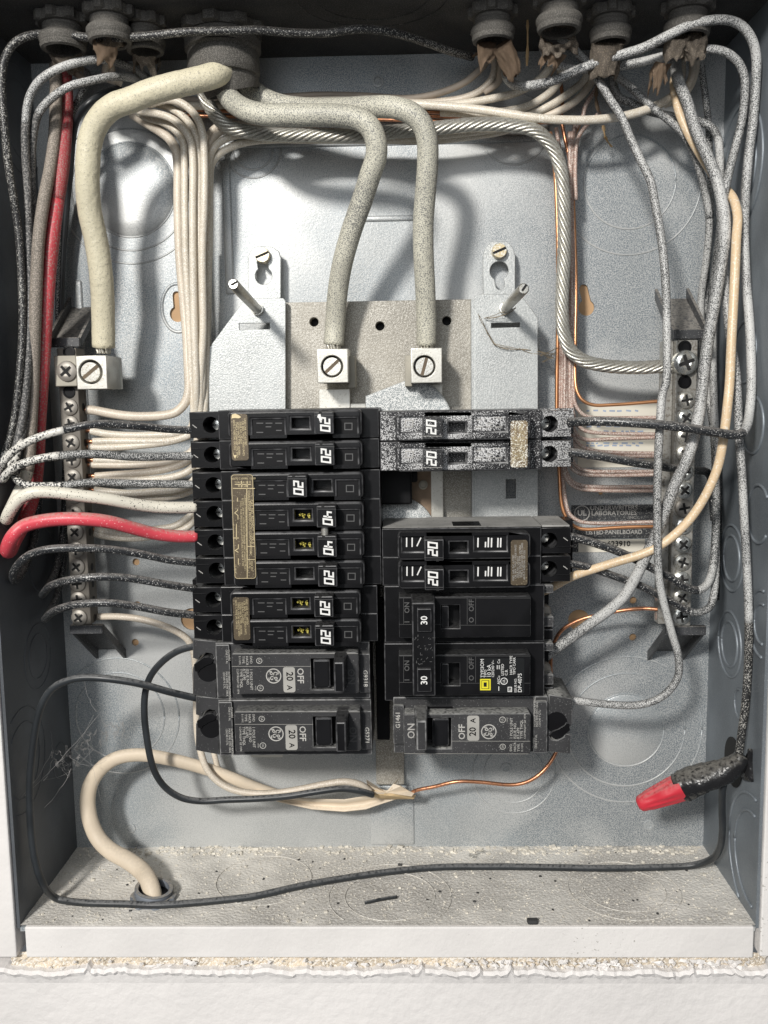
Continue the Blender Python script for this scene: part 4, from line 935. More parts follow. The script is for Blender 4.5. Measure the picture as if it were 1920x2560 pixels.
# bare stranded neutral
pts = [(552, 130, 36), (520, 180, 34), (508, 225, 30), (522, 262, 28), (545, 296, 29), (575, 319, 29), (640, 333, 28), (720, 337, 28), (794, 337, 28), (891, 339, 28), (987, 329, 29), (1084, 321, 30), (1180, 311, 30), (1276, 312, 30), (1335, 325, 30), (1376, 360, 29), (1399, 410, 28), (1408, 478, 28), (1410, 560, 28), (1410, 640, 29), (1406, 720, 30), (1405, 780, 31), (1410, 835, 31), (1426, 875, 31), (1461, 902, 31), (1511, 914, 31), (1589, 919, 32), (1658, 916, 32), (1700, 914, 33)]
q = [P(*p) for p in pts]; path = smooth_path(crom(q, 12), 2)
SC = thing('stranded_cable', 'twisted bare aluminium cable sweeping across the top to the right bar big screw', 'bare cable', tuple(path[0]))
L = 0; V = [Vector(p) for p in path]; N = 9
T = [(V[min(i+1, len(V)-1)]-V[max(i-1, 0)]).normalized() for i in range(len(V))]
x = T[0].cross(Vector((0, 1, 0))).normalized(); fr = []; Ls = [0]
for i in range(len(V)):
    x = (x-T[i]*x.dot(T[i])).normalized(); fr.append((x.copy(), T[i].cross(x)))
    if i: Ls.append(Ls[-1]+(V[i]-V[i-1]).length)
for k in range(N):
    pp = []
    for i in range(len(V)):
        a = 2*math.pi*(k/N-Ls[i]/34); u, v = fr[i]; pp.append(V[i]+u*(2.35*math.cos(a))+v*(2.35*math.sin(a)))
    me = me_from(tube_bm(pp, .86, 7), True); link('strand', me, M_strand, SC, tuple(pp[0]))
me = me_from(tube_bm(V, 1.7, 8), True); link('core', me, M_strand, SC, tuple(V[0]))

GS = 'speckled wires on the right side'
# ------------------------------------------------------------------ left side wires
G1 = 'coloured wires at the left edge of the panel'
wire_runs('wire', [(1180, 143, 18), (1122, 127, 30), (1064, 106, 40), (987, 83, 50), (918, 73, 54), (871, 75, 55), (814, 83, 56), (717, 81, 58), (640, 75, 60), (579, 77, 61), (463, 80, 62), (347, 92, 62), (231, 94, 62), (154, 86, 61), (96, 85, 60), (46, 100, 60), (19, 131, 60), (6, 175, 60), (5, 231, 60), (12, 328, 60), (22, 420, 58), (35, 499, 56), (46, 576, 54), (54, 692, 54), (56, 827, 55), (48, 950, 58), (34, 1060, 60), (14, 1130, 62), (-3, 1168, 66), (-5, 1178, 71), (8, 1155, 75), (35, 1127, 77), (75, 1102, 78), (112, 1088, 77), (160, 1075, 76), (240, 1060, 73), (330, 1064, 67), (420, 1073, 60), (486, 1076, 56)], 1.75, [(27, 'sooty_run', M_blk_b), (34, 'painted_run', M_blk_p), (38, 'black_run', M_blk)], 'long black wire crossing the very top, then down the left edge into the top breaker', 'wire', None)
wire_runs('wire', [(365, 192, 20), (328, 170, 34), (289, 154, 42), (239, 149, 50), (185, 158, 54), (135, 177, 56), (95, 206, 56), (72, 249, 55), (64, 309, 54), (64, 386, 52), (69, 478, 50), (72, 600, 50), (74, 800, 52), (68, 950, 56), (50, 1080, 60), (28, 1150, 62), (9, 1190, 66), (7, 1198, 71), (22, 1180, 75), (50, 1162, 77), (90, 1149, 77), (150, 1139, 75), (240, 1135, 71), (330, 1142, 65), (420, 1141, 60), (486, 1140, 56)], 1.85, [(8, 'speckled_run', M_blk_h), (15, 'dusty_run', M_dkg), (21, 'painted_run', M_blk_p), (99, 'black_run', M_blk_s)], 'upper of two arching speckled wires at the top left, running down the left edge', 'wire', None)
wire_runs('wire', [(345, 204, 22), (332, 196, 34), (285, 191, 44), (231, 201, 50), (174, 216, 53), (127, 247, 53), (96, 285, 52), (83, 339, 50), (79, 405, 48), (80, 500, 46), (88, 650, 44), (88, 850, 46), (76, 1000, 52), (52, 1100, 60), (38, 1150, 64), (37, 1190, 70), (60, 1211, 74), (100, 1215, 73), (160, 1213, 72), (230, 1206, 69), (330, 1209, 64), (420, 1210, 60), (486, 1211, 56)], 1.8, [(6, 'speckled_run', M_blk_h), (13, 'dusty_run', M_dkg), (18, 'painted_run', M_blk_p), (22, 'black_run', M_blk_s)], 'lower of two arching speckled wires at the top left, running down the left edge', 'wire', None)
wire('wire', [(200, 170, 14), (222, 190, 20), (205, 230, 24), (190, 262, 22), (178, 310, 18), (176, 380, 14), (150, 520, 12), (146, 700, 10), (146, 860, 10)], 1.5, M_blk_s, 'short speckled wire behind the red cable at the top left', 'wire')
wire('wire', [(300, 222, 26), (262, 232, 34), (225, 256, 38), (200, 285, 36), (185, 325, 26), (176, 420, 16), (160, 600, 10), (150, 850, 10)], 1.6, M_blk_c, 'black wire tucked behind the plain cream cable near the top left corner', 'wire')
wire_runs('red_cable', [(160, 165, 20), (163, 200, 26), (165, 270, 32), (161, 347, 38), (154, 430, 42), (143, 499, 44), (131, 596, 46), (120, 711, 46), (112, 827, 46), (104, 958, 46), (97, 1060, 46), (93, 1153, 46), (82, 1240, 48), (58, 1310, 54), (32, 1350, 62), (17, 1378, 68), (18, 1374, 73), (32, 1340, 77), (58, 1316, 76), (116, 1301, 76), (193, 1297, 75), (270, 1304, 72), (328, 1319, 68), (386, 1334, 63), (444, 1341, 59), (492, 1341, 56)], lambda t: 3.25-.45*max(0, (t-.55))/.45, [(5, 'dusty_run', M_red_d), (13, 'dull_run', M_red_m), (99, 'clean_run', M_red)], 'red cable dropping down the left side and looping right into the left column', 'cable', None)
wire_runs('wire', [(138, 165, 26), (140, 231, 36), (136, 347, 42), (124, 430, 46), (112, 488, 50), (97, 596, 52), (91, 711, 52), (87, 827, 52), (83, 958, 52), (77, 1076, 54), (68, 1180, 58), (48, 1230, 62), (26, 1275, 66), (16, 1298, 71), (26, 1276, 76), (50, 1246, 78), (85, 1231, 78), (135, 1231, 76), (193, 1238, 74), (270, 1248, 70), (328, 1259, 66), (386, 1267, 62), (444, 1269, 59), (490, 1268, 56)], 2.75, [(10, 'dusty_run', M_dustgrey), (99, 'painted_run', M_blk_w)], 'thick black cable coated with cream paint, entering just above the red cable', 'cable', None)
wire('wire', [(75, 900, 22), (66, 1150, 24), (50, 1330, 34), (28, 1430, 52), (24, 1452, 62), (36, 1425, 70), (69, 1390, 74), (116, 1374, 75), (193, 1370, 73), (270, 1373, 70), (347, 1384, 65), (424, 1400, 60), (490, 1407, 56)], 1.8, M_blk, 'dusty black wire just below the red cable, entering the left column', 'wire')
wire('wire', [(165, 1150, 6), (158, 1330, 8), (138, 1430, 18), (112, 1478, 34), (107, 1486, 48), (127, 1465, 60), (174, 1450, 68), (251, 1442, 68), (328, 1446, 65), (405, 1459, 61), (490, 1472, 56)], 1.85, M_blk, 'dusty black wire second below the red cable, entering the left column', 'wire')
wire('wire', [(165, 1200, 6), (160, 1400, 8), (142, 1490, 18), (118, 1540, 34), (113, 1547, 48), (139, 1526, 60), (193, 1511, 66), (270, 1507, 66), (347, 1517, 63), (424, 1531, 60), (490, 1538, 56)], 1.85, M_blk, 'dusty black wire entering the lowest twin breaker terminal on the left', 'wire')
wire('wire', [(492, 1746, 54), (424, 1730, 60), (347, 1709, 64), (270, 1697, 66), (212, 1694, 66), (174, 1700, 66), (135, 1718, 66), (112, 1746, 66), (96, 1787, 66), (85, 1845, 66), (77, 1918, 66), (74, 1976, 66), (79, 2091, 66), (91, 2165, 66), (110, 2215, 64), (143, 2247, 'f'), (193, 2256, 'f'), (309, 2260, 'f'), (386, 2263, 62), (463, 2259, 60), (579, 2248, 'f'), (640, 2240, 'f'), (756, 2214, 'f'), (871, 2194, 'f'), (987, 2178, 'f'), (1103, 2168, 'f'), (1219, 2167, 'f'), (1280, 2167, 'f'), (1396, 2169, 'f'), (1511, 2171, 'f'), (1627, 2169, 'f'), (1735, 2163, 28), (1780, 2147, 34), (1800, 2118, 44), (1806, 2072, 52), (1805, 2014, 56), (1808, 1965, 60), (1825, 1925, 60)], 1.7, M_blk_c, 'very long charcoal wire looping along the panel floor to the taped joint', 'wire', n=12)
wire('wire', [(492, 1614, 54), (444, 1628, 52), (405, 1655, 50), (376, 1691, 48), (363, 1733, 46), (361, 1787, 45), (367, 1845, 44), (378, 1903, 42), (392, 1940, 40), (417, 1972, 38), (455, 1995, 36), (502, 2003, 34), (559, 2000, 33), (640, 1997, 33), (717, 1991, 32), (794, 1979, 32), (856, 1972, 31), (905, 1979, 29), (932, 1987, 26)], 1.65, M_blk_c, 'charcoal wire making a deep loop left of the lowest left breakers', 'wire', n=12)
# cream cable from the floor bushing
wire('sheathed_cable', [(384, 2248, 53.5), (379, 2225, 52.0), (370, 2200, 48.5), (352, 2175, 42), (318, 2150, 38), (278, 2128, 34), (246, 2097, 30), (226, 2053, 28), (219, 2007, 26), (226, 1962, 26), (250, 1924, 26), (290, 1896, 26), (347, 1887, 24), (424, 1898, 22), (502, 1918, 20), (579, 1945, 18), (640, 1970, 16), (700, 1990, 15)], lambda t: 4.6-1.4*t, M_sheath, 'fat cream sheathed cable rising out of the floor bushing and bending right', 'cable', n=18, flat=.8, clamp=False)
# opened flap of the sheath
b = bmesh.new(); rows = []
top = [(640, 1975), (700, 1990), (780, 1996), (860, 1998), (910, 1990), (950, 1985), (990, 1984), (1022, 1990)]
bot = [(640, 1985), (700, 2006), (780, 2024), (860, 2030), (915, 2024), (955, 2010), (995, 1997), (1024, 1993)]
for i, (a, c) in enumerate(zip(top, bot)):
    rows.append([b.verts.new(P(a[0]+(c[0]-a[0])*k/4, a[1]+(c[1]-a[1])*k/4, 16-3.5*math.sin(math.pi*k/4)+(4 if k == 0 else 0))) for k in range(5)])
for r0, r1 in zip(rows, rows[1:]):
    for k in range(4): b.faces.new((r0[k], r0[k+1], r1[k+1], r1[k]))
bmesh.ops.recalc_face_normals(b, faces=b.faces); bmesh.ops.solidify(b, geom=b.faces[:], thickness=.6)
tag(link('sheath_flap', me_from(b, True), M_sheath, None, P(850, 2010, 16)), 'split open cream cable sheath lying like a leaf under the breakers', 'cable sheath')
b = bmesh.new()
for poly, hh in (([(918, 1958), (930, 1966), (952, 1972), (968, 1976), (978, 1970), (990, 1956), (986, 1960), (1002, 1964), (1022, 1976), (1036, 1984), (1030, 1990), (1000, 1986), (965, 1986), (940, 1984), (930, 1976)], 22),):
    v = [b.verts.new(P(x, y, hh+1.6*math.sin(i*2.1))) for i, (x, y) in enumerate(poly)]; c0 = b.verts.new(P(968, 1978, 20))
    for i in range(len(v)): b.faces.new((v[i], v[(i+1) % len(v)], c0))
bmesh.ops.recalc_face_normals(b, faces=b.faces); bmesh.ops.solidify(b, geom=b.faces[:], thickness=.5)
tag(link('torn_paper', me_from(b), M_sheath, None, P(968, 1978, 20)), 'crumpled cream sheath end where the bare copper wire comes out', 'cable sheath')
b = bmesh.new(); v = [b.verts.new(P(x, y, h_)) for x, y, h_ in ((925, 1985, 21), (940, 1970, 22), (965, 1984, 22.5), (1000, 1982, 22), (1040, 1988, 20), (1034, 1998, 19), (985, 1998, 18), (945, 1996, 18))]; c0 = b.verts.new(P(975, 1990, 23))
for i in range(8): b.faces.new((v[i], v[(i+1) % 8], c0))
tag(link('torn_paper', me_from(b), M_straw, None, P(975, 1990, 22)), 'tan paper filler poking from the split cream cable', 'paper')
wire('wire', [(925, 1978, 24), (902, 1962, 27), (864, 1954, 28), (814, 1960, 28), (756, 1972, 28), (700, 1981, 28), (640, 1984, 28), (579, 1973, 27), (540, 1950, 26), (515, 1918, 25), (502, 1880, 24), (493, 1830, 22), (490, 1700, 22), (484, 1630, 24), (470, 1600, 26), (444, 1580, 27), (405, 1563, 28), (347, 1547, 28), (289, 1541, 27), (245, 1542, 26)], 1.75, M_neut, 'cream wire from the lowest left bar screw down into the split sheath', 'wire')
wire('wire', [(532, 1870, 16), (538, 1895, 17), (548, 1925, 17), (580, 1950, 16), (640, 1975, 15)], 1.5, M_neut, 'short cream wire dropping from behind the lowest left breaker into the sheath', 'wire')
wire('bare_wire', [(1025, 1985, 20), (1040, 1976, 22), (1084, 1967, 24), (1141, 1954, 26), (1199, 1955, 26), (1280, 1962, 26), (1319, 1954, 26), (1352, 1933, 25), (1378, 1902, 24), (1394, 1868, 22), (1400, 1800, 18), (1388, 1740, 16), (1377, 1680, 16), (1381, 1620, 18), (1403, 1577, 20), (1446, 1551, 22), (1492, 1538, 24), (1550, 1527, 26), (1608, 1521, 28), (1650, 1524, 30), (1690, 1528, 32)], .95, M_copper, 'bare orange copper wire from the split cream sheath to the right bar foot', 'bare wire', n=10)

# ------------------------------------------------------------------ white neutrals
GN = 'white neutral wires beside the left breaker column'
vert = {  # start (conduit side) then the vertical run
 'N1': [(330, 285, 14), (360, 304, 16), (396, 326, 18), (424, 348, 19), (440, 378, 20), (445, 420, 20), (445, 499, 20), (449, 634, 20), (459, 750, 20), (466, 827, 21), (471, 930, 23)],
 'N3': [(345, 280, 18), (367, 294, 20), (408, 306, 23), (440, 327, 24), (457, 352, 24), (461, 393, 24), (462, 499, 24), (464, 634, 24), (470, 750, 24), (476, 866, 24), (479, 958, 24)],
 'N2': [(335, 274, 25), (360, 280, 27), (396, 285, 29), (432, 298, 30), (458, 321, 30), (476, 350, 29), (482, 393, 28), (482, 499, 28), (482, 634, 28), (486, 827, 28), (490, 958, 28)],
 'N4': [(360, 252, 24), (384, 258, 25), (420, 268, 26), (452, 286, 27), (477, 313, 27), (491, 345, 26), (496, 393, 25), (497, 499, 25), (500, 634, 25), (504, 827, 25), (505, 958, 25)],
 'N5': [(372, 262, 30), (396, 254, 31), (427, 250, 32), (456, 259, 32), (480, 278, 32), (497, 304, 31), (507, 337, 30), (511, 393, 29), (511, 499, 29), (506, 634, 28), (508, 827, 27), (500, 958, 26)],
 'H4': [(640, 425-110, 12), (590, 311, 13), (555, 312, 15), (530, 328, 16), (518, 350, 17), (515, 420, 17), (515, 600, 17), (512, 827, 17), (508, 958, 17)],
 'H3': [(760, 330, 14), (680, 325, 15), (620, 322, 17), (577, 322, 18), (548, 332, 19), (530, 350, 20), (520, 385, 20), (519, 500, 20), (515, 700, 20), (513, 860, 20), (512, 958, 20)],
 'H2': [(1350, 292, 16), (1260, 318, 18), (1140, 335, 19), (1026, 345, 20), (900, 350, 20), (760, 345, 20), (673, 338, 20), (601, 337, 21), (562, 348, 21), (536, 368, 22), (523, 400, 22), (522, 500, 22), (519, 700, 22), (516, 860, 22), (514, 958, 22)],
 'H1': [(1340, 300, 14), (1257, 328, 15), (1180, 341, 16), (1103, 350, 16), (1026, 352, 16), (968, 350, 16), (860, 350, 16), (760, 350, 16), (697, 349, 17), (625, 354, 18), (577, 368, 19), (545, 388, 19), (529, 412, 19), (525, 450, 19), (524, 560, 19), (521, 700, 19), (517, 958, 19)]}
rows_ = {
 'N1': [(472, 975), (462, 1008), (440, 1030), (418, 1037), (369, 1041), (321, 1040), (273, 1033), (237, 1026), (216, 1024)],
 'N2': [(488, 1040), (475, 1072), (440, 1084), (384, 1088), (308, 1088), (257, 1083), (226, 1077)],
 'N3': [(484, 1040), (472, 1084), (440, 1099), (409, 1103), (333, 1103), (257, 1103), (232, 1104)],
 'N4': [(500, 1020), (482, 1080), (440, 1100), (400, 1108), (345, 1114), (308, 1117), (245, 1119), (222, 1117)],
 'N5': [(500, 1040), (490, 1110), (470, 1135), (409, 1146), (333, 1151), (262, 1151), (234, 1150)],
 'H4': [(502, 1050), (490, 1110), (465, 1140), (409, 1157), (333, 1162), (257, 1162), (226, 1162)],
 'H3': [(506, 1060), (495, 1120), (470, 1152), (422, 1171), (359, 1181), (283, 1187), (238, 1190)],
 'H2': [(508, 1080), (498, 1140), (475, 1174), (434, 1192), (359, 1199), (283, 1200), (226, 1201)],
 'H1': [(510, 1100), (500, 1170), (480, 1205), (447, 1222), (384, 1229), (321, 1233), (270, 1229), (236, 1225)]}
lab = {'N1': 'thickest cream neutral, leftmost of the vertical bundle beside the left breakers', 'N2': 'cream neutral in the middle of the bundle, turning left just under the thick one', 'N3': 'second cream neutral from the left in the bundle, with a copper tip at the bar', 'N4': 'fourth cream neutral from the left in the vertical bundle', 'N5': 'highest arching cream neutral of the bundle under the plain cream cable', 'H4': 'cream neutral bending right behind the bare stranded cable, turned tightest', 'H3': 'cream neutral curving from the horizontal run, second at the bundle corner', 'H2': 'cream neutral running along the top right, third at the bundle corner', 'H1': 'outermost cream neutral sweeping along the underside of the stranded cable'}
for k, v in vert.items():
    rr = rows_[k]; n_ = len(rr); pts = v+[(p[0], p[1], 24+4*i/n_) for i, p in enumerate(rr)]
    o = wire('neutral_wire', pts, 2.25 if k == 'N1' else 1.78, M_neut if k in ('N1', 'H3', 'H4') else M_neut_l, lab[k], 'wire', GN, n=12)
    e = rr[-1]; a = P(e[0]+3, e[1], 28); c_ = P(e[0]-22, e[1]-1, 28)
    tube('bare_end', [a, (a+c_)/2, c_], .95, M_copper, o, n=8, clamp=False, per=2)
for i, (rr, lb_) in enumerate((([(512, 1100), (505, 1180), (482, 1222), (447, 1238), (396, 1245), (333, 1242), (280, 1240), (236, 1240)], 'cream neutral showing just above the cream painted black cable'),
                ([(512, 1180), (500, 1255), (482, 1283), (465, 1298), (434, 1316), (384, 1324), (330, 1336), (257, 1328), (236, 1323)], 'cream neutral curving up from behind the red cable, the upper one'),
                ([(514, 1200), (505, 1270), (484, 1303), (462, 1322), (409, 1334), (360, 1344), (308, 1345), (257, 1339), (234, 1333)], 'cream neutral curving up from behind the red cable, the lower one'))):
    pts = [(518+2*i, 600, 14), (516, 958, 15)]+[(p[0], p[1], 16+10*j/len(rr)) for j, p in enumerate(rr)]
    o = wire('neutral_wire', pts, 1.78, M_neut_l, lb_, 'wire', GN, n=12)
    e = rr[-1]; a = P(e[0]+3, e[1], 25); c_ = P(e[0]-22, e[1]-2, 25); tube('bare_end', [a, (a+c_)/2, c_], .95, M_copper, o, n=8, clamp=False, per=2)
GT = 'cream wires running across the top of the panel'
for pts, m, lb_, r in (
    ([(430, 250, 12), (520, 250, 12), (659, 246, 12), (794, 238, 12), (910, 240, 13), (1026, 246, 15), (1103, 231, 18), (1161, 206, 20), (1199, 175, 20), (1222, 145, 18)], M_dirty, 'dusty cream wire rising to the left top right connector, furthest back', 1.65),
    ([(420, 268, 16), (560, 262, 16), (679, 257, 17), (833, 252, 18), (949, 256, 20), (1064, 262, 22), (1180, 272, 26), (1280, 286, 30), (1340, 295, 32), (1410, 300, 33), (1492, 299, 33), (1569, 288, 31), (1627, 270, 28), (1666, 251, 26), (1692, 228, 24), (1702, 190, 24), (1704, 150, 24)], M_neut_l, 'long cream wire sagging across the whole top to the corner connector', 2.0),
    ([(800, 256, 14), (900, 254, 14), (1020, 254, 15), (1100, 254, 16), (1160, 245, 18), (1199, 228, 19), (1228, 200, 20), (1238, 165, 20), (1232, 125, 18)], M_neut, 'cream wire bending steeply up to the left top right connector', 1.75),
    ([(850, 268, 18), (1000, 265, 18), (1090, 264, 19), (1160, 258, 20), (1232, 246, 21), (1293, 231, 21), (1340, 205, 20), (1366, 180, 20), (1382, 150, 22)], M_neut_l, 'cream wire with a bright patch rising to the second top right connector', 1.8),
    ([(1100, 282, 16), (1200, 284, 17), (1268, 277, 19), (1317, 266, 20), (1353, 247, 20), (1382, 224, 19), (1399, 200, 18), (1402, 165, 18)], M_neut_l, 'first of three parallel cream wires fanning up under the grey wires at the top right', 1.8),
    ([(1200, 305, 15), (1280, 296, 16), (1329, 284, 17), (1365, 269, 18), (1401, 248, 18), (1437, 222, 17), (1464, 196, 16), (1476, 160, 16)], M_neut_l, 'second of three parallel cream wires fanning up under the grey wires at the top right', 1.8),
    ([(1250, 312, 14), (1320, 300, 15), (1365, 289, 16), (1401, 276, 17), (1437, 254, 17), (1466, 224, 16), (1484, 196, 15), (1496, 160, 15)], M_neut, 'third of three parallel cream wires fanning up under the grey wires at the top right', 1.75),
    ([(290, 205, 30), (268, 196, 30), (262, 180, 32), (270, 150, 36)], M_neut, 'cream wire under the torn paper of the front left connector, left one', 1.5),
    ([(305, 210, 28), (284, 196, 30), (280, 175, 32), (276, 150, 36)], M_neut, 'cream wire under the torn paper of the front left connector, right one', 1.5),
    ([(210, 195, 14), (195, 188, 16), (185, 178, 16), (176, 165, 16)], M_dirty, 'short dusty wire stub below the far left corner connector', 1.6),
    ([(1742, 150, 24), (1736, 190, 22), (1722, 222, 20), (1700, 245, 16), (1660, 262, 14)], M_neut, 'cream wire bending left below the right sheath of the corner connector', 1.7),
    ([(1732, 150, 26), (1732, 180, 26), (1725, 205, 24), (1712, 225, 20)], M_neut, 'short cream wire between the two sheaths of the corner connector', 1.7),
    ([(1180, 70, 30), (1252, 150, 26), (1250, 180, 24), (1246, 205, 22), (1210, 232, 20)], M_dirty, 'dusty wire half hidden by the brown paper of the left top right connector', 1.5)):
    wire('wire', pts, r, m, lb_, 'wire', GT, n=12)
wire_runs('wire', [(1264, 170, 24), (1265, 190, 28), (1284, 211, 36), (1317, 215, 42), (1365, 207, 46), (1401, 195, 48), (1437, 178, 50), (1473, 164, 52), (1510, 149, 54), (1560, 135, 56), (1608, 120, 58), (1666, 91, 60), (1724, 64, 60), (1781, 50, 60), (1828, 52, 58), (1859, 69, 56), (1882, 104, 54), (1891, 147, 52), (1889, 216, 50), (1882, 309, 49), (1872, 386, 48), (1864, 478, 47), (1861, 596, 48), (1866, 711, 50), (1874, 808, 52), (1878, 904, 55), (1878, 979, 58), (1873, 1035, 62), (1868, 1062, 68), (1856, 1082, 73), (1836, 1087, 75), (1782, 1080, 75), (1704, 1068, 74), (1627, 1060, 72), (1550, 1055, 69), (1473, 1053, 64), (1422, 1056, 58)], 2.05, [(29, 'speckled_run', M_blk_h), (38, 'black_run', M_blk)], 'grey speckled wire making the highest, outermost loop in the top right corner', 'wire', 'speckled wires on the right side')
wire_runs('wire', [(1357, 120, 28), (1370, 150, 30), (1395, 164, 33), (1446, 174, 38), (1511, 170, 42), (1589, 158, 45), (1666, 139, 47), (1724, 126, 48), (1781, 123, 48), (1820, 134, 47), (1847, 158, 46), (1861, 193, 45), (1862, 239, 44), (1855, 301, 42), (1839, 366, 42), (1824, 424, 46), (1812, 478, 48), (1803, 560, 42), (1792, 640, 30), (1782, 740, 18), (1782, 900, 12), (1788, 1100, 16), (1790, 1300, 34), (1780, 1430, 46), (1766, 1463, 50), (1743, 1476, 52), (1710, 1466, 54), (1673, 1442, 54), (1637, 1424, 54), (1601, 1405, 53), (1553, 1382, 53), (1481, 1356, 54), (1420, 1340, 55)], 1.9, [(17, 'speckled_run', M_blk_h), (25, 'dark_run', M_blk_s), (32, 'black_run', M_blk)], 'grey speckled wire making the second, inner loop in the top right corner', 'wire', GS)
wire('wire', [(1689, 150, 26), (1690, 175, 30), (1698, 208, 36), (1718, 256, 40), (1732, 305, 43), (1751, 353, 45), (1773, 401, 47), (1792, 449, 49), (1804, 500, 51), (1812, 550, 53), (1812, 600, 55), (1800, 680, 58), (1781, 789, 60), (1768, 866, 61), (1757, 958, 62), (1747, 1037, 63), (1731, 1107, 63), (1716, 1153, 63), (1689, 1207, 62), (1666, 1269, 61), (1643, 1330, 60), (1615, 1390, 58), (1565, 1484, 54), (1529, 1520, 52), (1481, 1555, 49), (1432, 1591, 46), (1384, 1626, 42), (1345, 1655, 40)], 2.55, M_blk_h, 'thickest grey speckled cable, slanting down across the right bar', 'cable', GS, n=16)
wire('wire', [(1705, 150, 22), (1686, 200, 26), (1688, 235, 30), (1700, 285, 33), (1727, 345, 35), (1756, 394, 35), (1780, 432, 34), (1808, 468, 40), (1832, 495, 48), (1844, 540, 54), (1841, 596, 58), (1836, 711, 62), (1828, 866, 65), (1824, 958, 66), (1819, 1010, 67), (1809, 1095, 67), (1793, 1172, 66), (1762, 1242, 65), (1724, 1299, 64), (1673, 1348, 62), (1616, 1381, 60), (1531, 1408, 56), (1434, 1440, 50), (1384, 1466, 44), (1350, 1485, 42)], 2.05, M_beige, 'smooth beige wire curving down the right side and left to the two pole breaker', 'wire', n=14)
wire('wire', [(1400, 95, 28), (1423, 108, 32), (1450, 139, 38), (1473, 162, 42), (1496, 201, 46), (1527, 251, 49), (1554, 293, 51), (1577, 347, 53), (1600, 397, 55), (1627, 455, 57), (1639, 519, 59), (1650, 576, 61), (1660, 654, 63), (1666, 750, 65), (1667, 827, 66), (1665, 958, 67), (1657, 979, 67), (1650, 1056, 68), (1645, 1153, 67), (1643, 1269, 66), (1644, 1360, 64), (1648, 1450, 62), (1662, 1517, 60), (1681, 1587, 58), (1696, 1640, 56), (1695, 1691, 54), (1670, 1729, 52), (1635, 1752, 50), (1589, 1763, 49), (1511, 1760, 49), (1454, 1753, 50), (1415, 1750, 50)], 1.8, M_blk_h, 'speckled wire hanging in front of the right bar, hooking left to the lowest breaker', 'wire', GS, n=14)
wire_runs('wire', [(1540, 150, 14), (1537, 184, 18), (1568, 211, 24), (1604, 244, 28), (1641, 276, 30), (1677, 305, 30), (1708, 334, 30), (1732, 377, 28), (1749, 425, 26), (1761, 473, 24), (1773, 546, 22), (1767, 640, 18), (1752, 760, 12), (1760, 900, 8), (1785, 1100, 12), (1790, 1300, 30), (1790, 1420, 42), (1784, 1490, 48), (1774, 1518, 50), (1746, 1531, 52), (1722, 1528, 53), (1685, 1508, 53), (1649, 1489, 53), (1613, 1470, 52), (1577, 1455, 52), (1529, 1438, 52), (1468, 1418, 53), (1420, 1408, 54)], 1.75, [(10, 'speckled_run', M_blk_h), (20, 'dark_run', M_blk_s), (27, 'black_run', M_blk)], 'speckled wire slanting from the third top right connector behind the thickest speckled cable', 'wire', GS)
wire_runs('wire', [(1530, 190, 12), (1544, 240, 16), (1580, 258, 20), (1616, 276, 22), (1655, 286, 22), (1700, 294, 20), (1744, 302, 20), (1776, 317, 22), (1794, 345, 26), (1799, 385, 30), (1800, 430, 34), (1800, 500, 38), (1806, 600, 46), (1814, 740, 54), (1826, 850, 58), (1840, 930, 60), (1847, 1076, 61), (1855, 1191, 62), (1861, 1307, 63), (1868, 1438, 63), (1872, 1556, 63), (1870, 1671, 62), (1863, 1768, 62), (1855, 1826, 62), (1847, 1884, 62), (1838, 1915, 62)], 1.9, [(8, 'dark_run', M_blk_s), (20, 'speckled_run', M_blk_h), (25, 'sooty_run', M_blk_b)], 'long speckled wire running down the right wall into the black taped joint', 'wire', GS)
wire('wire', [(1752, 110, 16), (1756, 184, 18), (1764, 244, 18), (1771, 305, 16), (1774, 380, 12), (1777, 480, 10), (1775, 560, 10), (1766, 660, 10), (1762, 790, 10)], 1.6, M_blk_s, 'thin speckled black wire straight down behind the others below the corner connector', 'wire', GS)
wire('wire', [(1422, 1129, 58), (1511, 1143, 60), (1589, 1157, 58), (1646, 1165, 52), (1689, 1172, 44), (1740, 1176, 30), (1775, 1190, 16), (1785, 1300, 12)], 1.9, M_blk, 'black wire from the lower terminal of the paint spattered breaker', 'wire')
wire('wire', [(1795, 1090, 14), (1800, 1200, 14), (1796, 1340, 16), (1790, 1500, 18)], 1.6, M_blk, 'dark wire in the shadow between the right bar and the right wall', 'wire')

# ------------------------------------------------------------------ copper grounds
GC = 'bare copper ground wires entering the right bar'
def cu(pts, lb_, m=M_copper_p, r=.95, hs=(20, 22, 30)):
    wire('bare_wire', ramp_h(pts, *hs), r, m, lb_, 'bare wire', GC, n=8)
cu([(1376, 330), (1382, 380), (1388, 440), (1391, 500), (1394, 596), (1395, 700), (1394, 827), (1392, 958), (1392, 1060), (1398, 1180), (1404, 1260), (1415, 1292), (1436, 1316), (1461, 1323), (1553, 1318), (1673, 1315)], 'bright orange copper wire, leftmost of the vertical run beside the right breakers', M_copper_o, .9, (16, 18, 20, 26))
cu([(1390, 320), (1402, 400), (1403, 600), (1402, 800), (1401, 958), (1402, 1100), (1408, 1200), (1416, 1262), (1425, 1286), (1446, 1302), (1481, 1308), (1632, 1305), (1676, 1306)], 'copper wire just right of the bright one, upper of the lowest pair', M_copper_p, .95, (14, 16, 20, 28))
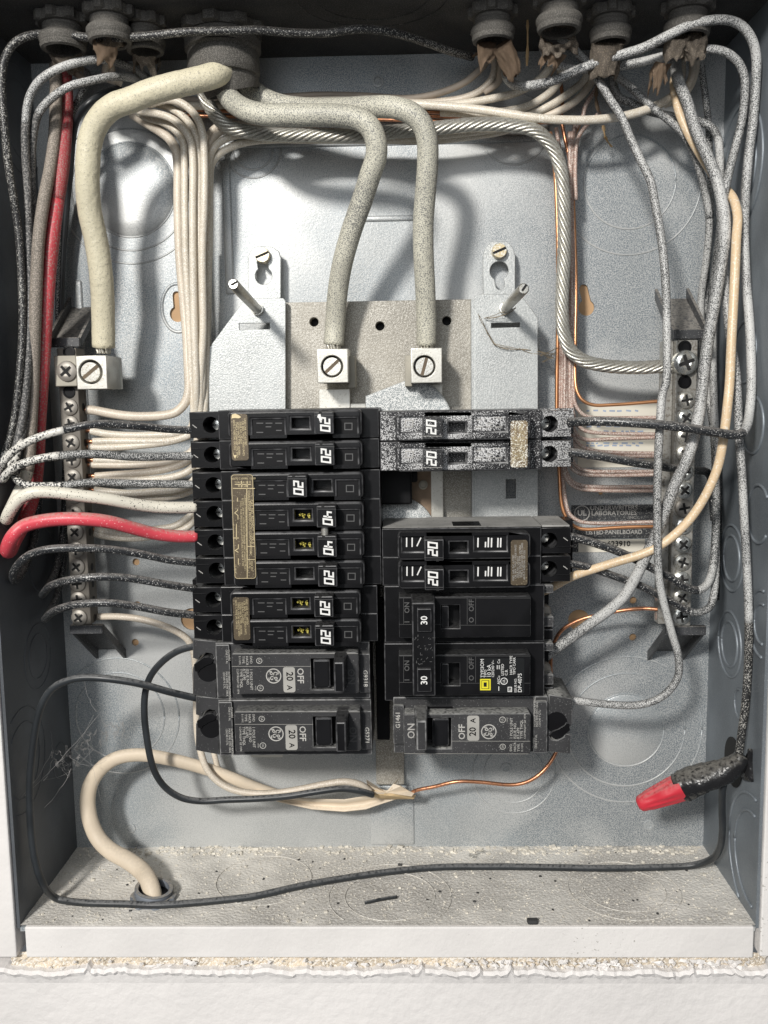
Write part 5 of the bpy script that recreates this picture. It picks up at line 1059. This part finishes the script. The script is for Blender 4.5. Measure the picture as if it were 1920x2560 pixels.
CU = [([(1440, 700), (1438, 860), (1438, 950), (1443, 979), (1456, 1000), (1481, 1012), (1529, 1012), (1601, 1007), (1649, 1003), (1684, 1004)], 'topmost orange copper wire reaching the right bar', M_copper_o),
 ([(1434, 700), (1432, 860), (1432, 960), (1438, 1010), (1456, 1035), (1481, 1044), (1529, 1045), (1649, 1044), (1684, 1044)], 'second copper wire from the top at the right bar', None),
 ([(1430, 700), (1428, 900), (1430, 1020), (1444, 1062), (1464, 1077), (1505, 1083), (1577, 1085), (1684, 1086)], 'third copper wire from the top at the right bar', None),
 ([(1426, 700), (1425, 900), (1428, 1040), (1442, 1088), (1466, 1099), (1529, 1097), (1601, 1095), (1684, 1092)], 'fourth copper wire from the top at the right bar, touching the third', None),
 ([(1422, 700), (1421, 900), (1426, 1050), (1435, 1092), (1452, 1114), (1481, 1126), (1529, 1131), (1684, 1134)], 'fifth copper wire from the top at the right bar', None),
 ([(1419, 700), (1418, 900), (1424, 1080), (1444, 1124), (1480, 1137), (1529, 1140), (1684, 1141)], 'sixth copper wire from the top, close under the fifth', None),
 ([(1416, 700), (1415, 900), (1420, 1110), (1430, 1150), (1446, 1170), (1474, 1178), (1529, 1179), (1684, 1178)], 'seventh copper wire from the top at the right bar', None),
 ([(1413, 700), (1412, 900), (1414, 1120), (1426, 1166), (1450, 1184), (1505, 1189), (1684, 1185)], 'eighth copper wire from the top, touching the seventh', None),
 ([(1410, 700), (1409, 900), (1410, 1140), (1417, 1182), (1430, 1203), (1456, 1214), (1505, 1217), (1601, 1217), (1684, 1218)], 'ninth copper wire, upper of the pair above the black sticker', None),
 ([(1406, 700), (1406, 900), (1407, 1150), (1416, 1196), (1440, 1219), (1493, 1226), (1684, 1226)], 'tenth copper wire, lower of the pair above the black sticker', None)]
for i, (pts, lb_, m) in enumerate(CU):
    top = [(1428+5*math.sin(i), 330), (1424-2*math.cos(i*2), 460)] if i > 2 else [(1457-8*i, 292), (1430, 360), (1432-3*i, 460)]
    pts = top+pts
    hs = (12+1.2*i % 6, 16+(i % 3)*2, 18+(i % 4)*1.5, 26, 28)
    cu(pts, lb_, m or M_copper_p, .93 if i else .85, hs)
cu([(1498, 175), (1493, 217), (1481, 236), (1464, 265), (1457, 291), (1440, 320)], 'short copper wire dropping between the cream wires at the top right', M_copper_p, 1.0, (14, 18, 16))
cu([(1400, 200), (1406, 240), (1404, 300), (1412, 345), (1424, 400), (1430, 480)], 'short copper wire rising behind the stranded cable bend', M_copper, .9, (12, 14, 16))
cu([(1500, 280), (1482, 300), (1462, 318), (1444, 350), (1438, 420), (1440, 500)], 'copper wire joining the vertical run from the right', M_copper_p, 1.0, (16, 18, 18))
for i, (y0, y1, h) in enumerate(((268, 272, 10), (276, 282, 12), (290, 294, 13))):
    wire('bare_wire', [(430, y0-2, h), (520, y0, h), (700, y1, h), (1000, y1+6, h), (1200, y1+12, h), (1380, y1+24-6*i, h)], .9, M_copper, 'dark copper wire in the shade behind the stranded cable, '+['uppermost', 'middle', 'lowest'][i]+' of three', 'bare wire', None, n=8)

# ------------------------------------------------------------------ stickers, wire nut, tape, debris
r = rect3(1445, 1008, 1652, 1168, .3); o = box('paper_sticker', r, 0.02, .3, M_stick, None, bev=0); tag(o, 'cream paper sticker with faded blue print behind the copper wires', 'sticker')
rs = random.Random(3); st = []
for y in (1027, 1066, 1078, 1108, 1114, 1146):      # the faded print is not legible, only broken blue dashes remain
    x = 1466
    while x < 1600:
        l_ = rs.uniform(5, 16); st.append([hxz(x, y+rs.uniform(-1, 1), .4), hxz(x+l_, y+rs.uniform(-1, 1), .4)]); x += l_+rs.uniform(3, 14)
prt('print', ribbon_bm(st, .8, .4), M_stkb, o)
t = thing('rating_plate', 'black and silver approval plate numbered 623910, behind the lowest copper wires', 'label plate', P(1540, 1320, 0))
boxpx('plate_upper', 1428, 1262, 1655, 1301, .02, .4, M_stkd, t, bev=0); boxpx('plate_lower', 1428, 1318, 1655, 1346, .02, .4, M_stkd, t, bev=0)
boxpx('number_strip', 1424, 1349, 1612, 1380, .02, .4, M_stick, t, bev=0); boxpx('plate_corner', 1400, 1349, 1446, 1380, .45, .7, M_stkd, t, bev=0)
prt('plate_print', text_bm([("UNDERWRITERS", *hxz(1535, 1270, .5), .5, 3.3, 0, 'CENTER'), ("LABORATORIES", *hxz(1535, 1283, .5), .5, 3.3, 0, 'CENTER'), ("INC.", *hxz(1582, 1294, .5), .5, 2.0, 0, 'CENTER'), ("LISTED PANELBOARD", *hxz(1535, 1331, .5), .5, 3.0, 0, 'CENTER'), ("NO.", *hxz(1434, 1365, .5), .8, 2.6, 0, 'CENTER')]), M_ink_g, t)
prt('plate_number', text_bm([("623910", *hxz(1547, 1360, .5), .5, 4.0, 0, 'CENTER')]), M_case, t)
c = hxz(1455, 1283, .5); st = ring_stroke(c[0], c[1], 3.8); st[-1] = st[0]; prt('mark_ring', ribbon_bm([st], .5, .5), M_ink_g, t); prt('mark_letters', text_bm([("UL", c[0], c[1], .5, 4, 0, 'CENTER')]), M_ink_g, t)

A = Vector(P(1594, 2012, 54)); B = Vector(P(1706, 1966, 58)); ax = (B-A); Ln = ax.length
t = thing('wire_nut_joint', 'big red wire connector with its wires bound in black tape, at the lower right', 'wire connector', tuple(B))
prof = [(0, 0), (2.4, .25), (3.6, 1.2), (4.0, 2.4), (4.2, 4)]+[(4.3+2.4*i/8, 4+(Ln-4)*i/8) for i in range(1, 9)]
b = bmesh.new(); xx, yy, zz = frame_to(ax); rings = []
for rr, d in prof:
    ring = []
    for i in range(48):
        a = 2*math.pi*i/48; g = (.30*math.cos(a*12)) if d > 4.1 and d < Ln-2.5 else 0; wing = 1.7*max(0, math.cos(a-1.9))**10*min(1, max(0, (d-9)/4)) if d > 9 else 0
        ring.append(b.verts.new(A+zz*d+(xx*math.cos(a)+yy*math.sin(a))*max(rr+g+wing, .01)))
    rings.append(ring)
for r0, r1 in zip(rings, rings[1:]):
    for i in range(48): b.faces.new((r0[i], r0[(i+1) % 48], r1[(i+1) % 48], r1[i]))
bmesh.ops.remove_doubles(b, verts=b.verts, dist=.02); bmesh.ops.recalc_face_normals(b, faces=b.faces)
link('connector_cap', me_from(b, True), M_nut, t, tuple(A))
tp = smooth_path(crom([P(1700, 1969, 58), P(1716, 1961, 59), P(1745, 1950, 60), P(1780, 1938, 61), P(1815, 1925, 62), P(1845, 1905, 62), P(1856, 1888, 62)], 7), 1)
tv = [Vector(p) for p in tp]; b = bmesh.new(); rows = []
for i, p in enumerate(tv):
    tt = i/(len(tv)-1); T_ = (tv[min(i+1, len(tv)-1)]-tv[max(i-1, 0)]).normalized(); x = T_.cross(Vector((0, 1, 0))).normalized(); y = T_.cross(x)
    rr = 6.7-2.0*max(0, tt-.15)-1.6*max(0, tt-.7)*3.3
    rows.append([b.verts.new(p+(x*math.cos(a)+y*math.sin(a))*(rr*(1+.06*math.sin(2*a+i*.13+1)+.03*math.sin(3*a-i*.21)+(.07*((i*.16+a/6.2832) % 1.0))))) for a in [2*math.pi*k/28 for k in range(28)]])
for r0, r1 in zip(rows, rows[1:]):
    for k in range(28): b.faces.new((r0[k], r0[(k+1) % 28], r1[(k+1) % 28], r1[k]))
b.faces.new(rows[0]); b.faces.new(rows[-1][::-1]); bmesh.ops.recalc_face_normals(b, faces=b.faces)
link('tape_wrap', me_from(b, True), M_tape, t, tuple(tv[0]))
b = bmesh.new(); rows = []
for i, (xa, xb, y) in enumerate(((1868, 1884, 1872), (1866, 1892, 1884), (1860, 1897, 1902), (1855, 1899, 1922), (1853, 1900, 1940), (1858, 1900, 1950), (1872, 1899, 1955))):
    rows.append([b.verts.new(P(xa+(xb-xa)*k/5, y, 62+4*math.sin(math.pi*k/5)+1.2*math.sin(i+k))) for k in range(6)])
for r0, r1 in zip(rows, rows[1:]):
    for k in range(5): b.faces.new((r0[k], r0[k+1], r1[k+1], r1[k]))
bmesh.ops.recalc_face_normals(b, faces=b.faces); bmesh.ops.solidify(b, geom=b.faces[:], thickness=.5)
link('tape_tail', me_from(b, True), M_tape, t, P(1880, 1915, 62))

def crumbs(name, n, xr, yr, rng, m, label, seed, zf=0, cat='debris', flatt=.5):
    rs = random.Random(seed); b = bmesh.new()
    for _ in range(n):
        x = rs.uniform(*xr); y = rs.uniform(*yr); r = rs.uniform(*rng)*(1 if rs.random() < .93 else 1.8)
        mx = Matrix.Translation((x, -y, zf+r*.25)) @ Matrix.Rotation(rs.uniform(0, 6), 4, 'Z') @ Matrix.Diagonal((1, rs.uniform(.5, 1), flatt, 1))
        bmesh.ops.create_cube(b, size=r*1.5, matrix=mx @ Matrix.Rotation(rs.uniform(0, .6), 4, 'X'))
    o = link(name, me_from(b), m, None, ((xr[0]+xr[1])/2, -(yr[0]+yr[1])/2, 0)); tag(o, label, cat, None, 'stuff'); return o
M_crumb = mat('plaster_crumb', (.72, .68, .60), .9, 0, .15, 40)
crumbs('plaster_crumbs', 1700, (-166, 168), (0.5, 73), (.15, .62), M_crumb, 'pale plaster crumbs and grit strewn over the panel floor', 31)
crumbs('plaster_grit', 420, (-166, 168), (0.3, 9), (.4, 1.3), M_crumb, 'larger crumbs heaped along the back of the panel floor', 32)
M_dk = mat('dark_crumb', (.05, .05, .05), .8)
crumbs('dark_grit', 60, (-150, 160), (2, 72), (.3, .9), M_dk, 'dark specks of grit on the panel floor', 33)
p0 = onplane(912, 2258, 2, 1); p1 = onplane(992, 2243, 2, 1)
o = tube('insulation_strip', [p0, (p0+p1)/2+np.array([0, 0, .4]), p1], .95, M_blk_c, None, n=8, flat=.5); tag(o, 'short grey sliver of wire insulation lying on the dusty panel floor', 'scrap')
p = onplane(1333, 2312, 2, 1); b = bm_box(-2.6, 2.6, 0, 2.6, -1.5, 1.5, .6, 2, .4); b.transform(Matrix.Translation(Vector((p[0], p[1]+2.2, 0)))); tag(link('black_chip', me_from(b), M_dk, None, (p[0], p[1], 0)), 'small black chip lying against the white front flange', 'scrap')
def strip(name, pts, w_, m, label, h=None):
    q = [P(*p) for p in pts]; b = bmesh.new(); rs = random.Random(len(label)); path = crom(q, 4); rows = []
    for i, p in enumerate(path):
        ww = w_*(rs.uniform(.4, 1.1)); rows.append([b.verts.new((p[0]-ww, p[1], p[2])), b.verts.new((p[0], p[1]-ww*.7, p[2]+.1)), b.verts.new((p[0]+ww, p[1], p[2]))])
    for r0, r1 in zip(rows, rows[1:]):
        for k in range(2): b.faces.new((r0[k], r0[k+1], r1[k+1], r1[k]))
    bmesh.ops.solidify(b, geom=b.faces[:], thickness=.25); tag(link(name, me_from(b), m, None, tuple(path[0])), label, 'paper strip')
strip('torn_strip', [(1320, 2, 40), (1319, 50, 38), (1319, 110, 36), (1317, 165, 34)], .75, M_straw, 'thin torn tan strip hanging from the top between two connectors')
strip('torn_strip', [(1508, 314, 20), (1514, 345, 18), (1530, 368, 16)], .8, M_straw, 'ragged straw coloured fibre on the back plate below the cream wires at the top right')
strip('torn_strip', [(330, 2254, 60), (342, 2280, 62), (362, 2302, 64)], .55, M_straw, 'straw fibre lying below the floor bushing, slanting left')
strip('torn_strip', [(362, 2302, 64), (385, 2300, 64), (406, 2290, 63)], .5, M_straw, 'straw fibre lying below the floor bushing, rising right')
strip('torn_strip', [(1494, 205, 20), (1490, 245, 20), (1496, 280, 20)], 1.1, M_kraft, 'brown paper filler hanging beside the sheath of the third top right connector')
strip('torn_strip', [(1178, 145, 22), (1196, 132, 24), (1212, 122, 22)], 1.5, M_kraft, 'frayed brown paper at the end of the long black wire')
# cobwebs
rs = random.Random(12); b = bmesh.new()
def web(a, c, sag, t=.07, n=9, jit=.8):
    a = np.array(a); c = np.array(c); pp = []
    for i in range(n+1):
        u = i/n; p = a+(c-a)*u; p = p+np.array([rs.uniform(-jit, jit)*.5, rs.uniform(-jit, jit), -sag*4*u*(1-u)+rs.uniform(-jit, jit)*.4]); pp.append(p)
    tube_bm([Vector(p) for p in pp], t, 4, b)
def wp(x, y, h): return P(x, y, h)
nodes = []
for _ in range(105):
    u = rs.random(); v = rs.gauss(0, 1); nodes.append((140+175*u+v*8, 1905-95*u+v*14+(6 if u < .4 else 0), 44-18*u+rs.uniform(-3, 3)))
for i, a_ in enumerate(nodes):
    ds = sorted(((a_[0]-c_[0])**2+(a_[1]-c_[1])**2, j) for j, c_ in enumerate(nodes) if j != i)
    for _, j in ds[:3]:
        if j > i or rs.random() < .3: web(wp(*a_), wp(*nodes[j]), rs.uniform(0, 1.5), rs.choice([.03, .045, .07]), 6, .9)
for _ in range(9):
    a_ = rs.choice(nodes); web(wp(*a_), wp(rs.uniform(60, 330), rs.uniform(1720, 2010), rs.uniform(25, 60)), rs.uniform(1, 6), .05, 9, .9)
for a, c in (((40, 2005, 66), (130, 1880, 55)), ((60, 1990, 66), (250, 1780, 30)), ((110, 2020, 50), (180, 1920, 45)), ((250, 1800, 30), (320, 1845, 20)), ((205, 1690, 20), (240, 1780, 20)), ((130, 1900, 50), (110, 1950, 60)), ((470, 262, 34), (454, 284, 30))):
    web(wp(*a), wp(*c), 2, .08)
tag(link('cobweb', me_from(b), M_web, None, P(200, 1880, 40)), 'wispy grey cobwebs in the lower left corner of the panel', 'cobweb', None, 'stuff')
rs = random.Random(13); b = bmesh.new()
for (a, c) in (((1195, 785, 30), (1235, 860, 24)), ((1235, 860, 24), (1300, 872, 23)), ((1300, 872, 23), (1385, 885, 20)), ((1290, 770, 30), (1210, 795, 24)), ((1350, 890, 18), (1392, 870, 20)), ((1345, 875, 16), (1385, 895, 20)), ((1355, 905, 14), (1390, 880, 20))):
    for _ in range(3): web(wp(*a), wp(*c), rs.uniform(0, 1.6), .14, 8, .7)
M_web2 = mat('brown_cobweb', (.30, .25, .18), .9)
tag(link('cobweb', me_from(b), M_web2, None, P(1250, 850, 24)), 'brown dusty cobweb strand from the right post to the copper wires', 'cobweb', None, 'stuff')
